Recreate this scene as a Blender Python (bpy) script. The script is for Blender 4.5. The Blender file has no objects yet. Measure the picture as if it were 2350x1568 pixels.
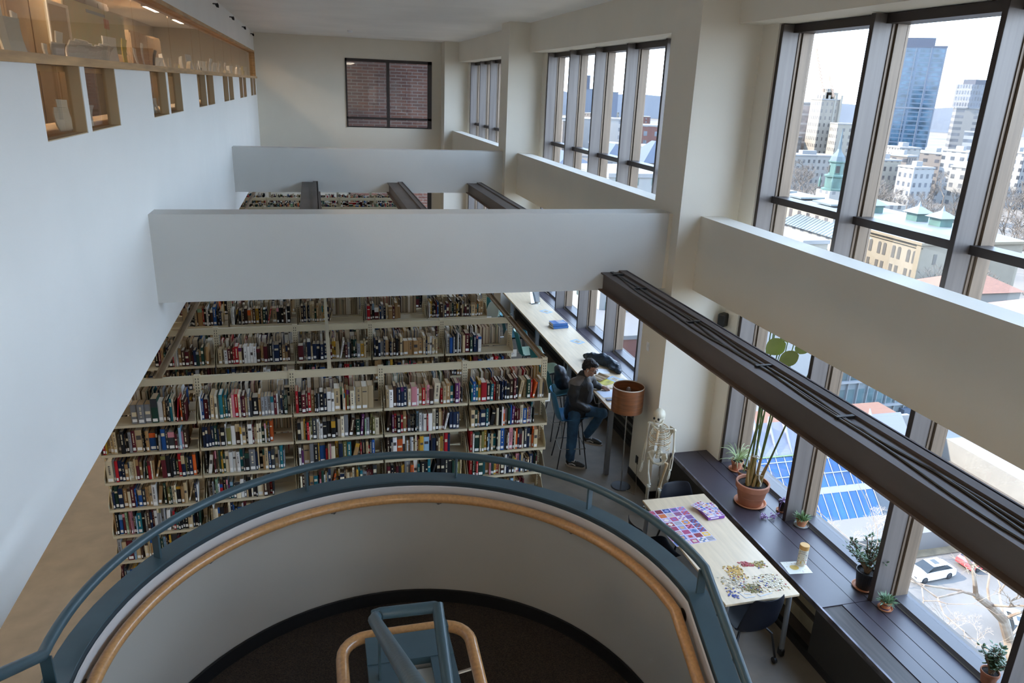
import bpy, bmesh, math, random
from mathutils import Vector, Matrix
sc = bpy.context.scene
COL = sc.collection
PI = math.pi
rnd = random.Random(7)
EXPO, SKY, SUN, LOWL, OFFL, FILLL, EXT = 0.56, 6.6, 14.0, 20.0, 32.0, 13.0, .25

# ---------------------------------------------------------------- camera
cam = bpy.data.cameras.new('camera')
cam.sensor_width = 36; cam.lens = 36 * 1703.55 / 2350
cam.clip_start = .05; cam.clip_end = 6000
camo = bpy.data.objects.new('camera', cam); COL.objects.link(camo)
def _rot(yaw, pit, rol):
    cy, sy, cp, sp = math.cos(yaw), math.sin(yaw), math.cos(pit), math.sin(pit)
    f = Vector((sy*cp, cy*cp, -sp)); r = Vector((cy, -sy, 0)); u = r.cross(f)
    c, s = math.cos(rol), math.sin(rol)
    return c*r + s*u, -s*r + c*u, f
_r, _u, _f = _rot(0.26294034, 0.32633946, 0.03996805)
camo.matrix_world = Matrix(((_r.x, _u.x, -_f.x, 0), (_r.y, _u.y, -_f.y, 0), (_r.z, _u.z, -_f.z, 5.12), (0, 0, 0, 1)))
sc.camera = camo
# ---------------------------------------------------------------- exposure
sc.view_settings.view_transform = 'Standard'; sc.view_settings.look = 'None'
sc.view_settings.exposure = EXPO; sc.view_settings.gamma = 1
sc.view_settings.use_curve_mapping = False
sc.cycles.max_bounces = 14; sc.cycles.diffuse_bounces = 9; sc.cycles.glossy_bounces = 4
sc.cycles.transparent_max_bounces = 24; sc.cycles.sample_clamp_indirect = 8
sc.cycles.caustics_reflective = False; sc.cycles.caustics_refractive = False
# ---------------------------------------------------------------- sky
w = bpy.data.worlds.new('sky'); sc.world = w; w.use_nodes = True
nt = w.node_tree; nt.nodes.clear()
def N(t, **k):
    n = nt.nodes.new(t)
    for a, b in k.items(): setattr(n, a, b)
    return n
tc = N('ShaderNodeTexCoord'); sp = N('ShaderNodeSeparateXYZ'); rp = N('ShaderNodeValToRGB')
nt.links.new(tc.outputs['Generated'], sp.inputs[0]); nt.links.new(sp.outputs['Z'], rp.inputs[0])
e = rp.color_ramp.elements
e[0].position = 0; e[0].color = (.66, .81, 1.0, 1)
e[1].position = .8; e[1].color = (.32, .55, 1.0, 1)
e2 = e.new(.12); e2.color = (.58, .77, 1.0, 1)
mp = N('ShaderNodeMapping'); mp.inputs['Scale'].default_value = (1.2, 1.2, 7)
nz = N('ShaderNodeTexNoise'); nz.inputs['Scale'].default_value = 2.2; nz.inputs['Detail'].default_value = 6
cr = N('ShaderNodeValToRGB'); cr.color_ramp.elements[0].position = .42; cr.color_ramp.elements[1].position = .72
mx = N('ShaderNodeMixRGB'); mx.inputs[2].default_value = (.78, .88, 1.0, 1)
nt.links.new(tc.outputs['Generated'], mp.inputs[0]); nt.links.new(mp.outputs[0], nz.inputs[0]); nt.links.new(nz.outputs[0], cr.inputs[0])
nt.links.new(cr.outputs[0], mx.inputs[0]); nt.links.new(rp.outputs[0], mx.inputs[1])
bg = N('ShaderNodeBackground'); bg.inputs[1].default_value = SKY
wo = N('ShaderNodeOutputWorld'); nt.links.new(mx.outputs[0], bg.inputs[0]); nt.links.new(bg.outputs[0], wo.inputs[0])
# ---------------------------------------------------------------- sun (beyond the far side of the building)
sl = bpy.data.lights.new('sun', 'SUN'); sl.energy = SUN; sl.angle = .01; sl.color = (1, .88, .72)
so = bpy.data.objects.new('sun', sl); COL.objects.link(so)
so.rotation_euler = Vector((.72, -.34, -.62)).to_track_quat('-Z', 'Y').to_euler()

# ================================================================ helpers
def gamma(c): return tuple((x/12.92 if x <= .04045 else ((x+.055)/1.055)**2.4) for x in c)
def hexc(h): return gamma([int(h[i:i+2], 16)/255 for i in (0, 2, 4)])
MATS = {}
def mat(name, col, rough=.6, metal=0., nscale=0, namt=.15, bump=0., bscale=40, spec=.5, stretch=(1, 1, 1), col2=None, coat=0.):
    if name in MATS: return MATS[name]
    m = bpy.data.materials.new(name); m.use_nodes = True; t = m.node_tree
    b = t.nodes['Principled BSDF']
    if isinstance(col, str): col = hexc(col)
    b.inputs['Base Color'].default_value = (*col, 1); b.inputs['Roughness'].default_value = rough
    b.inputs['Metallic'].default_value = metal; b.inputs['Specular IOR Level'].default_value = spec
    b.inputs['Coat Weight'].default_value = coat
    if nscale or bump:
        c = t.nodes.new('ShaderNodeTexCoord'); mp = t.nodes.new('ShaderNodeMapping'); mp.inputs['Scale'].default_value = stretch
        t.links.new(c.outputs['Object'], mp.inputs[0])
    if nscale:
        n = t.nodes.new('ShaderNodeTexNoise'); n.inputs['Scale'].default_value = nscale; n.inputs['Detail'].default_value = 5
        t.links.new(mp.outputs[0], n.inputs[0])
        r = t.nodes.new('ShaderNodeValToRGB'); r.color_ramp.elements[0].position = .3; r.color_ramp.elements[1].position = .7
        c2 = hexc(col2) if isinstance(col2, str) else (col2 or tuple(x*(1-namt) for x in col))
        r.color_ramp.elements[0].color = (*c2, 1); r.color_ramp.elements[1].color = (*(tuple(min(1, x*(1+namt*.5)) for x in col) if col2 is None else col), 1)
        t.links.new(n.outputs[0], r.inputs[0]); t.links.new(r.outputs[0], b.inputs['Base Color'])
    if bump:
        n2 = t.nodes.new('ShaderNodeTexNoise'); n2.inputs['Scale'].default_value = bscale; n2.inputs['Detail'].default_value = 4
        t.links.new(mp.outputs[0], n2.inputs[0]); bu = t.nodes.new('ShaderNodeBump'); bu.inputs['Strength'].default_value = bump
        bu.inputs['Distance'].default_value = .02
        t.links.new(n2.outputs[0], bu.inputs['Height']); t.links.new(bu.outputs[0], b.inputs['Normal'])
    MATS[name] = m; return m
def emit(name, col, s):
    m = bpy.data.materials.new(name); m.use_nodes = True; t = m.node_tree; t.nodes.clear()
    e = t.nodes.new('ShaderNodeEmission'); e.inputs[0].default_value = (*col, 1); e.inputs[1].default_value = s
    o = t.nodes.new('ShaderNodeOutputMaterial'); t.links.new(e.outputs[0], o.inputs[0]); MATS[name] = m; return m
def glassmat(name, tint=(.97, .98, .98), refl=.06):
    m = bpy.data.materials.new(name); m.use_nodes = True; t = m.node_tree; t.nodes.clear()
    tr = t.nodes.new('ShaderNodeBsdfTransparent'); tr.inputs[0].default_value = (*tint, 1)
    gl = t.nodes.new('ShaderNodeBsdfGlossy'); gl.inputs['Roughness'].default_value = .02
    lw_ = t.nodes.new('ShaderNodeLayerWeight'); lw_.inputs[0].default_value = .5
    pw_ = t.nodes.new('ShaderNodeMath'); pw_.operation = 'POWER'; pw_.inputs[1].default_value = 4.; t.links.new(lw_.outputs['Facing'], pw_.inputs[0])
    fr = t.nodes.new('ShaderNodeMath'); fr.operation = 'MULTIPLY_ADD'; fr.inputs[1].default_value = .5; fr.inputs[2].default_value = refl; t.links.new(pw_.outputs[0], fr.inputs[0])
    mx = t.nodes.new('ShaderNodeMixShader'); o = t.nodes.new('ShaderNodeOutputMaterial')
    t.links.new(fr.outputs[0], mx.inputs[0]); t.links.new(tr.outputs[0], mx.inputs[1]); t.links.new(gl.outputs[0], mx.inputs[2])
    t.links.new(mx.outputs[0], o.inputs[0]); MATS[name] = m; return m
def vcmat(name, rough=.7):
    m = bpy.data.materials.new(name); m.use_nodes = True; t = m.node_tree; b = t.nodes['Principled BSDF']
    a = t.nodes.new('ShaderNodeAttribute'); a.attribute_name = 'Col'; t.links.new(a.outputs['Color'], b.inputs['Base Color'])
    b.inputs['Roughness'].default_value = rough; b.inputs['Specular IOR Level'].default_value = .25; MATS[name] = m; return m

class MB:
    """collects shapes; build() links them as ONE mesh object"""
    def __init__(s): s.v = []; s.f = []; s.mi = []; s.c = []; s.cur = 0; s.col = None; s.x = None
    def add(s, vs, fs):
        o = len(s.v)
        if s.x is not None: vs = [s.x @ Vector(p) for p in vs]
        s.v += [tuple(p) for p in vs]
        for f in fs: s.f.append([o+i for i in f]); s.mi.append(s.cur); s.c.append(s.col)
        return s
    def box(s, x0, x1, y0, y1, z0, z1):
        return s.add([(x0,y0,z0),(x1,y0,z0),(x1,y1,z0),(x0,y1,z0),(x0,y0,z1),(x1,y0,z1),(x1,y1,z1),(x0,y1,z1)],
            [(0,3,2,1),(4,5,6,7),(0,1,5,4),(1,2,6,5),(2,3,7,6),(3,0,4,7)])
    def cbox(s, c, d, rz=0, rx=0, ry=0):
        m = Matrix.Translation(c) @ Matrix.Rotation(rz,4,'Z') @ Matrix.Rotation(ry,4,'Y') @ Matrix.Rotation(rx,4,'X')
        a, b, e = d[0]/2, d[1]/2, d[2]/2
        return s.add([m @ Vector(p) for p in [(-a,-b,-e),(a,-b,-e),(a,b,-e),(-a,b,-e),(-a,-b,e),(a,-b,e),(a,b,e),(-a,b,e)]],
            [(0,3,2,1),(4,5,6,7),(0,1,5,4),(1,2,6,5),(2,3,7,6),(3,0,4,7)])
    def rbox(s, c, d, r=.01, rz=0, rx=0, ry=0, seg=2):
        bm = bmesh.new(); bmesh.ops.create_cube(bm, size=1)
        for v in bm.verts: v.co = Vector((v.co.x*d[0], v.co.y*d[1], v.co.z*d[2]))
        bmesh.ops.bevel(bm, geom=bm.edges[:], offset=r, segments=seg, affect='EDGES', profile=.5)
        m = Matrix.Translation(c) @ Matrix.Rotation(rz,4,'Z') @ Matrix.Rotation(ry,4,'Y') @ Matrix.Rotation(rx,4,'X')
        bm.verts.ensure_lookup_table()
        vs = [m @ v.co for v in bm.verts]; fs = [[v.index for v in f.verts] for f in bm.faces]; bm.free()
        return s.add(vs, fs)
    def tube(s, pts, r, n=8, closed=False, cap=True):
        pts = [Vector(p) for p in pts]; k = len(pts); rr = r if isinstance(r, (list, tuple)) else [r]*k
        vs = []; up = None
        for i, p in enumerate(pts):
            if closed: d = (pts[(i+1) % k]-pts[i-1])
            else: d = pts[min(i+1, k-1)]-pts[max(i-1, 0)]
            d = d.normalized() if d.length > 1e-9 else Vector((0,0,1))
            if up is None:
                up = Vector((0,0,1)) if abs(d.z) < .9 else Vector((1,0,0))
            a = d.cross(up)
            if a.length < 1e-6: a = d.orthogonal()
            a.normalize(); b = a.cross(d).normalized(); up = b
            for j in range(n):
                t = 2*PI*j/n; vs.append(p + (a*math.cos(t)+b*math.sin(t))*rr[i])
        fs = []
        for i in range(k if closed else k-1):
            i2 = (i+1) % k
            for j in range(n):
                j2 = (j+1) % n; fs.append((i*n+j, i2*n+j, i2*n+j2, i*n+j2))
        if cap and not closed: fs.append(tuple(range(n))); fs.append(tuple((k-1)*n+j for j in range(n-1, -1, -1)))
        return s.add(vs, fs)
    def lathe(s, prof, n=24, c=(0,0,0), cap0=True, cap1=True, sx=1, sy=1, rib=0):
        vs = []
        for r, z in prof:
            for j in range(n):
                t = 2*PI*j/n; q = r*(1+(rib if j % 2 else 0)); vs.append((c[0]+q*math.cos(t)*sx, c[1]+q*math.sin(t)*sy, c[2]+z))
        fs = []; k = len(prof)
        for i in range(k-1):
            for j in range(n):
                j2 = (j+1) % n; fs.append((i*n+j, i*n+j2, (i+1)*n+j2, (i+1)*n+j))
        if cap0: fs.append(tuple(range(n-1, -1, -1)))
        if cap1: fs.append(tuple((k-1)*n+j for j in range(n)))
        return s.add(vs, fs)
    def prism(s, poly, z0, z1):
        n = len(poly); vs = [(x,y,z0) for x,y in poly]+[(x,y,z1) for x,y in poly]
        return s.add(vs, [tuple(range(n-1,-1,-1)), tuple(range(n,2*n))]+[(i,(i+1)%n,n+(i+1)%n,n+i) for i in range(n)])
    def sweep(s, path, sect, closed=False):
        """path: list of (origin, side, up) frames; sect: list of (a, b) in side/up"""
        vs = []; n = len(sect); k = len(path)
        for o, a, b in path:
            for p, q in sect: vs.append(Vector(o)+Vector(a)*p+Vector(b)*q)
        fs = []
        for i in range(k-1):
            for j in range(n): j2 = (j+1) % n; fs.append((i*n+j, (i+1)*n+j, (i+1)*n+j2, i*n+j2))
        fs.append(tuple(range(n-1,-1,-1))); fs.append(tuple((k-1)*n+j for j in range(n)))
        return s.add(vs, fs)
    def sphere(s, c, r, n=12, m=8, sc_=(1,1,1)):
        prof = [(max(1e-4, math.sin(PI*i/m)), -math.cos(PI*i/m)) for i in range(m+1)]
        vs = []; 
        for a, z in prof:
            for j in range(n):
                t = 2*PI*j/n; vs.append((c[0]+r*a*math.cos(t)*sc_[0], c[1]+r*a*math.sin(t)*sc_[1], c[2]+r*z*sc_[2]))
        return s.add(vs, [(i*n+j, i*n+(j+1)%n, (i+1)*n+(j+1)%n, (i+1)*n+j) for i in range(m) for j in range(n)])
    def quad(s, a, b, c, d): return s.add([a,b,c,d], [(0,1,2,3)])
    def build(s, name, mats, parent=None, smooth=False, kind=None, fix=True):
        me = bpy.data.meshes.new(name); off = Vector((0,0,0))
        if parent is not None:
            p = parent
            while p is not None: off += p.location; p = p.parent
        me.from_pydata([tuple(Vector(v)-off) for v in s.v], [], s.f)
        for m in (mats if isinstance(mats, (list, tuple)) else [mats]): me.materials.append(m)
        if any(s.mi): me.polygons.foreach_set('material_index', s.mi)
        if any(c is not None for c in s.c):
            at = me.color_attributes.new('Col', 'FLOAT_COLOR', 'CORNER'); buf = []
            for f, c in zip(s.f, s.c): buf += list((*(c or (.5,.5,.5)), 1))*len(f)
            at.data.foreach_set('color', buf)
        if fix:
            bm = bmesh.new(); bm.from_mesh(me); bmesh.ops.recalc_face_normals(bm, faces=bm.faces); bm.to_mesh(me); bm.free()
        if smooth:
            me.polygons.foreach_set('use_smooth', [True]*len(me.polygons))
            try: me.set_sharp_from_angle(angle=math.radians(38))
            except Exception: pass
        o = bpy.data.objects.new(name, me); COL.objects.link(o)
        if parent is not None: o.parent = parent
        if kind: o['kind'] = kind
        return o
def tag(o, label, cat, group=None, kind=None):
    o['label'] = label; o['category'] = cat
    if group: o['group'] = group
    if kind: o['kind'] = kind
    return o
def thing(name, label, cat, loc=(0,0,0), group=None):
    o = bpy.data.objects.new(name, None); COL.objects.link(o); o.location = loc
    o.empty_display_size = .1
    return tag(o, label, cat, group)
def struct(name, loc=(0,0,0)):
    o = bpy.data.objects.new(name, None); COL.objects.link(o); o.location = loc; o['kind'] = 'structure'; return o
def copy_thing(r, loc, rz=0, label=None, scale=None):
    c = r.copy(); COL.objects.link(c); c.location = loc; c.rotation_euler = (0,0,rz)
    if label: c['label'] = label
    if scale: c.scale = scale
    def rec(a, b):
        for ch in a.children:
            d = ch.copy(); COL.objects.link(d); d.parent = b; rec(ch, d)
    rec(r, c); return c
def arc(cx, cy, r, a0, a1, n): return [(cx+r*math.cos(a0+(a1-a0)*i/n), cy+r*math.sin(a0+(a1-a0)*i/n)) for i in range(n+1)]

# ================================================================ materials
WALL = mat('wall_paint', (.755,.70,.60), .75, nscale=1.2, namt=.03, bump=.04, bscale=60)
WALLW = mat('wall_paint_white', (.82,.81,.785), .7, nscale=1.0, namt=.03, bump=.04, bscale=60)
CEIL = mat('ceiling_paint', (.86,.82,.77), .85, nscale=.8, namt=.06)
CONC = mat('concrete_floor', (.19,.155,.115), .55, nscale=4, namt=.18, bump=.1, bscale=9)
BRONZE = mat('bronze_frame', (.17,.15,.14), .38, metal=.35, nscale=1.2, namt=.2, stretch=(14,14,.6))
BRONZED = mat('bronze_frame_dark', (.045,.035,.032), .45, metal=.3)
COVER = mat('bronze_cover', (.21,.155,.11), .4, metal=.25, nscale=1.5, namt=.25, stretch=(14,14,.6))
LEDGE = mat('ledge_paint', (.045,.036,.045), .38, nscale=1.5, namt=.2)
LEDGEW = mat('ledge_wood', (.05,.04,.034), .6, nscale=3, namt=.4, stretch=(12,.8,1))
SILL = mat('sill_paint', (.055,.05,.055), .45)
STEEL = mat('beam_steel', (.11,.09,.082), .5, metal=.25, nscale=3, namt=.3, stretch=(1,.3,1))
TEAL = mat('teal_paint', (.052,.092,.112), .35, nscale=4, namt=.18)
TEALW = mat('teal_paint_worn', (.062,.112,.14), .3, nscale=9, col2='3d2c28', bump=.05)
# worn chips only in small spots
_r2 = [n for n in TEALW.node_tree.nodes if n.type == 'VALTORGB'][0]; _r2.color_ramp.elements[0].position = .30; _r2.color_ramp.elements[1].position = .34
OAK = mat('oak', (.52,.27,.105), .3, nscale=60, namt=.22, coat=.4)
OAKT = mat('oak_trim', (.50,.30,.13), .45, nscale=6, namt=.35, stretch=(1,.3,3))
BIRCH = mat('birch_top', (.66,.52,.35), .4, nscale=3, namt=.12, stretch=(8,.8,1))
BLACK = mat('black_metal', (.012,.012,.013), .4)
CHROME = mat('chrome', (.6,.6,.6), .2, metal=1)
GREYM = mat('grey_metal', (.22,.23,.25), .4, metal=.5)
DARK = mat('dark_void', (.02,.018,.016), .9)
SHELF = mat('shelf_enamel', (.56,.49,.34), .45, nscale=2, namt=.06)
TAN = mat('office_tan', (.50,.43,.32), .8, nscale=.6, namt=.2)
PAPER = mat('white_paper', (.80,.80,.80), .8)
GLASS = glassmat('window_glass')
GLASSO = glassmat('office_glass', (.95,.90,.82), .05)
CARPET = mat('carpet', (.045,.03,.02), .95, nscale=120, namt=.75, bump=.5, bscale=160)
MORT = None
def brickmat(name, c1, c2, cm, scale, bw=.5, rh=.25, mortar=.02, rot=(0,0,0)):
    m = bpy.data.materials.new(name); m.use_nodes = True; t = m.node_tree; b = t.nodes['Principled BSDF']
    c = t.nodes.new('ShaderNodeTexCoord'); mp = t.nodes.new('ShaderNodeMapping'); mp.inputs['Rotation'].default_value = rot
    br = t.nodes.new('ShaderNodeTexBrick'); br.inputs['Color1'].default_value = (*c1,1); br.inputs['Color2'].default_value = (*c2,1); br.inputs['Mortar'].default_value = (*cm,1)
    br.inputs['Scale'].default_value = scale; br.inputs['Brick Width'].default_value = bw; br.inputs['Row Height'].default_value = rh; br.inputs['Mortar Size'].default_value = mortar
    t.links.new(c.outputs['Object'], mp.inputs[0]); t.links.new(mp.outputs[0], br.inputs[0]); 
    n = t.nodes.new('ShaderNodeTexNoise'); n.inputs['Scale'].default_value = 1.3; t.links.new(c.outputs['Object'], n.inputs[0])
    mx = t.nodes.new('ShaderNodeMixRGB'); mx.blend_type = 'MULTIPLY'; mx.inputs[0].default_value = .6
    t.links.new(br.outputs[0], mx.inputs[1]); t.links.new(n.outputs[0], mx.inputs[2])
    t.links.new(mx.outputs[0], b.inputs['Base Color'])
    b.inputs['Roughness'].default_value = .8; MATS[name] = m; return m
BRICK = brickmat('dark_brick', (.085,.030,.022), (.16,.058,.034), (.19,.16,.14), 1, .40, .11, .014, (PI/2,0,0))

# ================================================================ room shell
CX, CX2 = 4.144, 4.91           # column faces
YC = [(-8.9,-8.19), (-.45,.26), (8.0,8.71), (16.6,17.3), (25.0,25.69)]
MB().box(-9,4.91,-9,25.69,-.25,0).build('floor', CONC, kind='structure')
MB().box(-1.86,4.6,-9,25.9,6.5,6.7).build('ceiling', CEIL, kind='structure')
MB().box(-9,-1.86,-9,25.9,6.5,6.7).build('ceiling', CEIL, kind='structure')
# upper left wall: office front with ribbon glazing and small windows
lw = MB()
lw.box(-1.76,-1.66,-9,25.69,2.42,4.69); lw.box(-1.76,-1.66,-9,25.69,5.95,6.5)
pairs = []
for k in range(-3, 6):
    y = 5.53+3.555*k; pairs.append((y,y+.95)); pairs.append((y+1.07,y+2.02))
prev = -9
for a, b in pairs:
    if b > 25.5: b = 25.45
    if a < prev: a = prev+.01
    lw.box(-1.76,-1.66,prev,a,4.69,5.19); prev = b
lw.box(-1.76,-1.66,prev,25.69,4.69,5.19)
lw.box(-1.76,-1.66,25.5,25.69,5.19,5.95)
lw.build('wall_left', WALLW, kind='structure')
# timber rails of the ribbon window
rw = struct('trim_1')
MB().box(-1.88,-1.61,-9,25.52,5.165,5.225).build('ledge_rail', OAKT, rw)
MB().box(-1.88,-1.645,-9,25.52,5.905,5.96).build('head_rail', OAKT, rw)
MB().box(-1.80,-1.645,25.47,25.52,5.22,5.91).build('end_rail', OAKT, rw)
wr = struct('window_5')
ys = [-6,-3.4,-.8,1.9,4.3,5.23,7.75,8.9,11.0,12.93,13.87,15.8,17.4,19.04,21.24,23.0,24.1,25.47]
for a, b in zip(ys, ys[1:]): MB().box(-1.735,-1.728,a+.008,b-.008,5.225,5.905).build('pane', GLASSO, wr)
ws_ = struct('window_6')
for a, b in pairs:
    if a > 25: continue
    b = min(b, 25.45)
    MB().box(-1.745,-1.738,a,b,4.69,5.165).build('pane', GLASSO, ws_)
    l_ = MB(); l_.box(-1.762,-1.665,b-.006,b,4.69,5.165); l_.box(-1.762,-1.665,a,b,4.69,4.696); l_.box(-1.762,-1.665,a,a+.006,4.69,5.165); l_.build('window_lining', mat('lining_tan',(.52,.40,.24),.6), ws_)
# back wall with brick court beyond
bw = MB()
bw.box(-1.86,1.06,25.69,25.9,2.42,6.5); bw.box(3.83,4.91,25.69,25.9,0,6.5); bw.box(1.06,3.83,25.69,25.9,5.89,6.5)
bw.box(1.06,3.83,25.69,25.9,2.2,3.78); bw.box(-9,1.06,25.69,25.9,0,2.42); bw.box(1.06,3.83,25.69,25.9,0,.5)
bw.build('wall_back', WALL, kind='structure')
w4 = struct('window_4')
for z0, z1 in ((3.78,5.89),(.5,2.2)):
    f = MB()
    f.box(1.06,3.83,25.66,25.76,z1-.09,z1); f.box(1.06,3.83,25.70,25.76,z0,z0+.04)
    f.box(1.06,1.11,25.66,25.76,z0,z1); f.box(3.70,3.83,25.66,25.76,z0,z1); f.box(2.36,2.45,25.64,25.76,z0,z1)
    if z0 > 3: f.box(1.06,3.83,25.66,25.75,4.04,4.11)
    f.build('window_frame', BRONZED, w4)
    for a, b in ((1.11,2.36),(2.45,3.70)): MB().box(a,b,25.715,25.722,z0,z1).build('pane', GLASS, w4)
# columns
for i, (a, b) in enumerate(YC):
    MB().box(CX,CX2,a,b,0,6.5).build('wall_column', WALL, kind='structure')
# window bays
def bay(n, y0, y1):
    r = struct('window_%d' % n)
    c0, c1 = y0+.37, y1-.32
    st = MB()
    st.box(CX2,5.30,y0-.02,c0-.05,0,6.5)
    st.box(CX2,5.30,c1+.01,y1+.02,0,6.5)
    st.build('window_reveal', WALL, r)
    k = 5; step = (c1-c0)/k
    for j in range(k+1):
        y = c0+step*j
        m = MB()
        m.box(4.935,5.13,y-.045,y+.005,.65,5.90)
        m.build('mullion', [BRONZE], r)
        e = MB(); e.box(4.93,4.9349,y-.046,y+.006,.65,5.90); e.build('mullion_edge', BRONZED, r)
        g = MB()
        g.box(5.13,5.155,y-.055,y+.02,.65,5.90); g.box(5.165,5.30,y-.075,y+.035,.65,5.90); g.box(5.155,5.165,y-.03,y,.65,5.9)
        g.build('mullion_cover', COVER, r)
    for j in range(k):
        a = c0+step*j+.035; b = c0+step*(j+1)-.075
        MB().box(5.09,5.26,a-.03,b+.03,4.00,4.075).build('transom', BRONZED, r)
        MB().box(5.06,5.30,a-.03,b+.03,5.82,5.905).build('head_frame', BRONZED, r)
        MB().box(5.14,5.31,a,b,.65,.70).build('sill_frame', SILL, r)
        MB().box(5.268,5.276,a,b,.70,5.82).build('pane', GLASS, r)
    # header and parapet
    MB().box(4.60,5.45,y0,y1,5.91,6.5).build('wall_header', WALL, kind='structure')
    MB().box(4.42,4.70,y0,y1,2.88,3.785).build('wall_parapet', WALL, kind='structure')
for a_, b_ in ((-9,-8.5),(-.8,.6),(7.7,9.06),(16.3,17.65),(24.7,25.9)): MB().box(5.305,5.33,a_,b_,-1.5,6.6).build('wall_right', mat('outer_concrete',(.16,.14,.12),.9), kind='structure')
bay(7,-8.19,-.45); bay(1,.26,8.0); bay(2,8.71,16.6); bay(3,17.3,25.0)
MB().box(5.25,5.42,-9,25.9,-1.5,.64).build('wall_right', mat('outer_concrete',(.16,.14,.12),.9), kind='structure')
MB().box(5.25,5.5,-9,25.9,5.9,6.8).build('wall_right', WALL, kind='structure')
# window benches (radiator covers)
def bench(y0, y1, wood, label):
    t = thing('window_bench', label, 'window ledge', (4.75,(y0+y1)/2,0))
    if wood:
        MB().box(4.40,4.615,y0,4.83,.62,.643).build('wood_plank', LEDGEW, t)
        q = MB(); q.box(4.62,4.757,y0,4.83,.62,.65); q.box(4.763,4.918,y0,4.83,.62,.65); q.box(4.926,5.125,y0,4.83,.62,.65); q.build('plank', LEDGE, t)
        q = MB(); q.box(4.40,4.757,4.835,y1,.622,.652); q.box(4.763,4.918,4.835,y1,.622,.652); q.box(4.926,5.125,4.835,y1,.622,.652); q.build('plank', LEDGE, t)
        MB().box(4.38,4.40,y0,y1,.595,.655).build('edge_strip', mat('worn_edge',(.16,.15,.17),.4,metal=.4,nscale=14,namt=.8,stretch=(1,.4,1)), t)
        MB().box(4.40,4.43,y0,4.9,.09,.595).build('front_panel', DARK, t)
        q = MB(); q.box(4.40,4.43,6.95,y1,.09,.595); q.build('front_panel', DARK, t)
        # the open recess between the panels
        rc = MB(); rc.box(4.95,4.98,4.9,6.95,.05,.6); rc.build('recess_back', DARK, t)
        rc = MB(); rc.box(4.50,4.52,4.95,6.9,.40,.56); rc.box(4.56,4.58,4.95,6.9,.12,.26); rc.build('radiator_fin_cover', mat('raw_board',(.30,.25,.16),.8,nscale=5,namt=.3), t)
        MB().box(4.40,4.46,y0,y1,0,.085).build('kick_board', BLACK, t)
    else:
        q = MB(); q.box(4.48,4.757,y0,y1,.62,.65); q.box(4.763,4.918,y0,y1,.62,.65); q.box(4.926,5.125,y0,y1,.62,.65); q.build('plank', LEDGE, t)
        MB().box(4.50,4.53,y0,y1,.09,.62).build('front_panel', DARK, t)
        q = MB()
        for z in (.2,.33,.46): q.box(4.49,4.50,y0,y1,z,z+.035)
        q.build('grille_bar', mat('grille',(.12,.11,.09),.5,metal=.3), t)
        MB().box(4.48,4.54,y0,y1,0,.085).build('kick_board', BLACK, t)
bench(.28,7.995,True,'long dark painted ledge under the near window bay with potted plants on it')
bench(8.715,16.595,False,'dark ledge under the middle window bay behind the long bar table')
bench(17.305,24.995,False,'dark ledge under the farthest window bay')
# cross beams
WALLB = mat('beam_paint', (.64,.64,.62), .7, nscale=1.0, namt=.04, bump=.04, bscale=60)
MB().box(-1.66,4.144,8.19,8.52,2.86,3.79).build('wall_beam', WALLB, kind='structure')
MB().box(-1.66,4.144,16.83,17.15,2.86,3.785).build('wall_beam', WALLB, kind='structure')
MB().box(4.10,4.144,8.185,8.19,2.86,3.785).build('trim_2', WALL, kind='structure')
# rear enclosure, lower level side room
MB().box(-9,5.3,-9.2,-9,0,6.5).build('wall_front', WALL, kind='structure')
MB().box(-9.2,-9,-9.2,25.9,0,6.5).build('wall_far_left', TAN, kind='structure')
MB().box(-9,-1.87,-9,25.69,2.42,2.75).build('ceiling', CEIL, kind='structure')
MB().box(-9,-1.87,25.70,25.9,2.42,6.5).build('wall_back', TAN, kind='structure')
MB().box(-4.6,-4.45,-9,25.69,2.75,6.5).build('wall_office', TAN, kind='structure')
# unseen blocks added to keep sky light off the brick court
MB().box(-9,5,25.0,25.9,6.7,18).build('wall_sky_block', BRICK, kind='structure')
MB().box(8,8.4,25.9,29.4,-6,14).build('wall_court_block', BRICK, kind='structure'); MB().box(-3.4,-3,25.9,29.4,-6,14).build('wall_court_block', BRICK, kind='structure')
# steel double-channel beams
def steel(x0, y0, y1, label):
    t = thing('steel_beam', label, 'beam', (x0+.19,y0,2.86), 'steel channel beams spanning the room')
    MB().box(x0-.01,x0+.385,y0,y1,2.862,2.877).build('bottom_plate', mat('beam_plate',(.13,.09,.07),.5,metal=.2,nscale=3,namt=.3), t)
    a = MB(); a.box(x0+.045,x0+.06,y0,y1,2.877,3.07); a.box(x0+.01,x0+.15,y0,y1,3.065,3.08); a.build('channel', STEEL, t)
    a = MB(); a.box(x0+.315,x0+.33,y0,y1,2.877,3.10); a.box(x0+.24,x0+.345,y0,y1,3.085,3.10); a.box(x0+.24,x0+.25,y0,y1,3.05,3.085); a.build('channel', STEEL, t)
    MB().box(x0+.06,x0+.25,y0,y1,3.062,3.078).build('cable_tray', STEEL, t)
    return t
sb = steel(3.27,-2.0,8.19,'brown steel beam running from the near cross beam over the puzzle table')
for k, (off, ph) in enumerate(((.10,0),(.14,1.3),(.18,2.2))):
    pts = [(3.27+off+.025*math.sin(y*1.7+ph*2)+.015*math.sin(y*4.1+ph), y, 3.088) for y in [8.15-.1*i for i in range(0,75)]]
    MB().tube(pts,.009,6).build('cable', BLACK, sb, smooth=True)
for y in (8.0,7.35,6.1,4.9,3.9):
    MB().box(3.36,3.50,y,y+.03,3.079,3.10).build('cable_clip', BLACK, sb)
steel(3.31,8.52,16.83,'rightmost of the three steel beams between the two cross beams')
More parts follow.
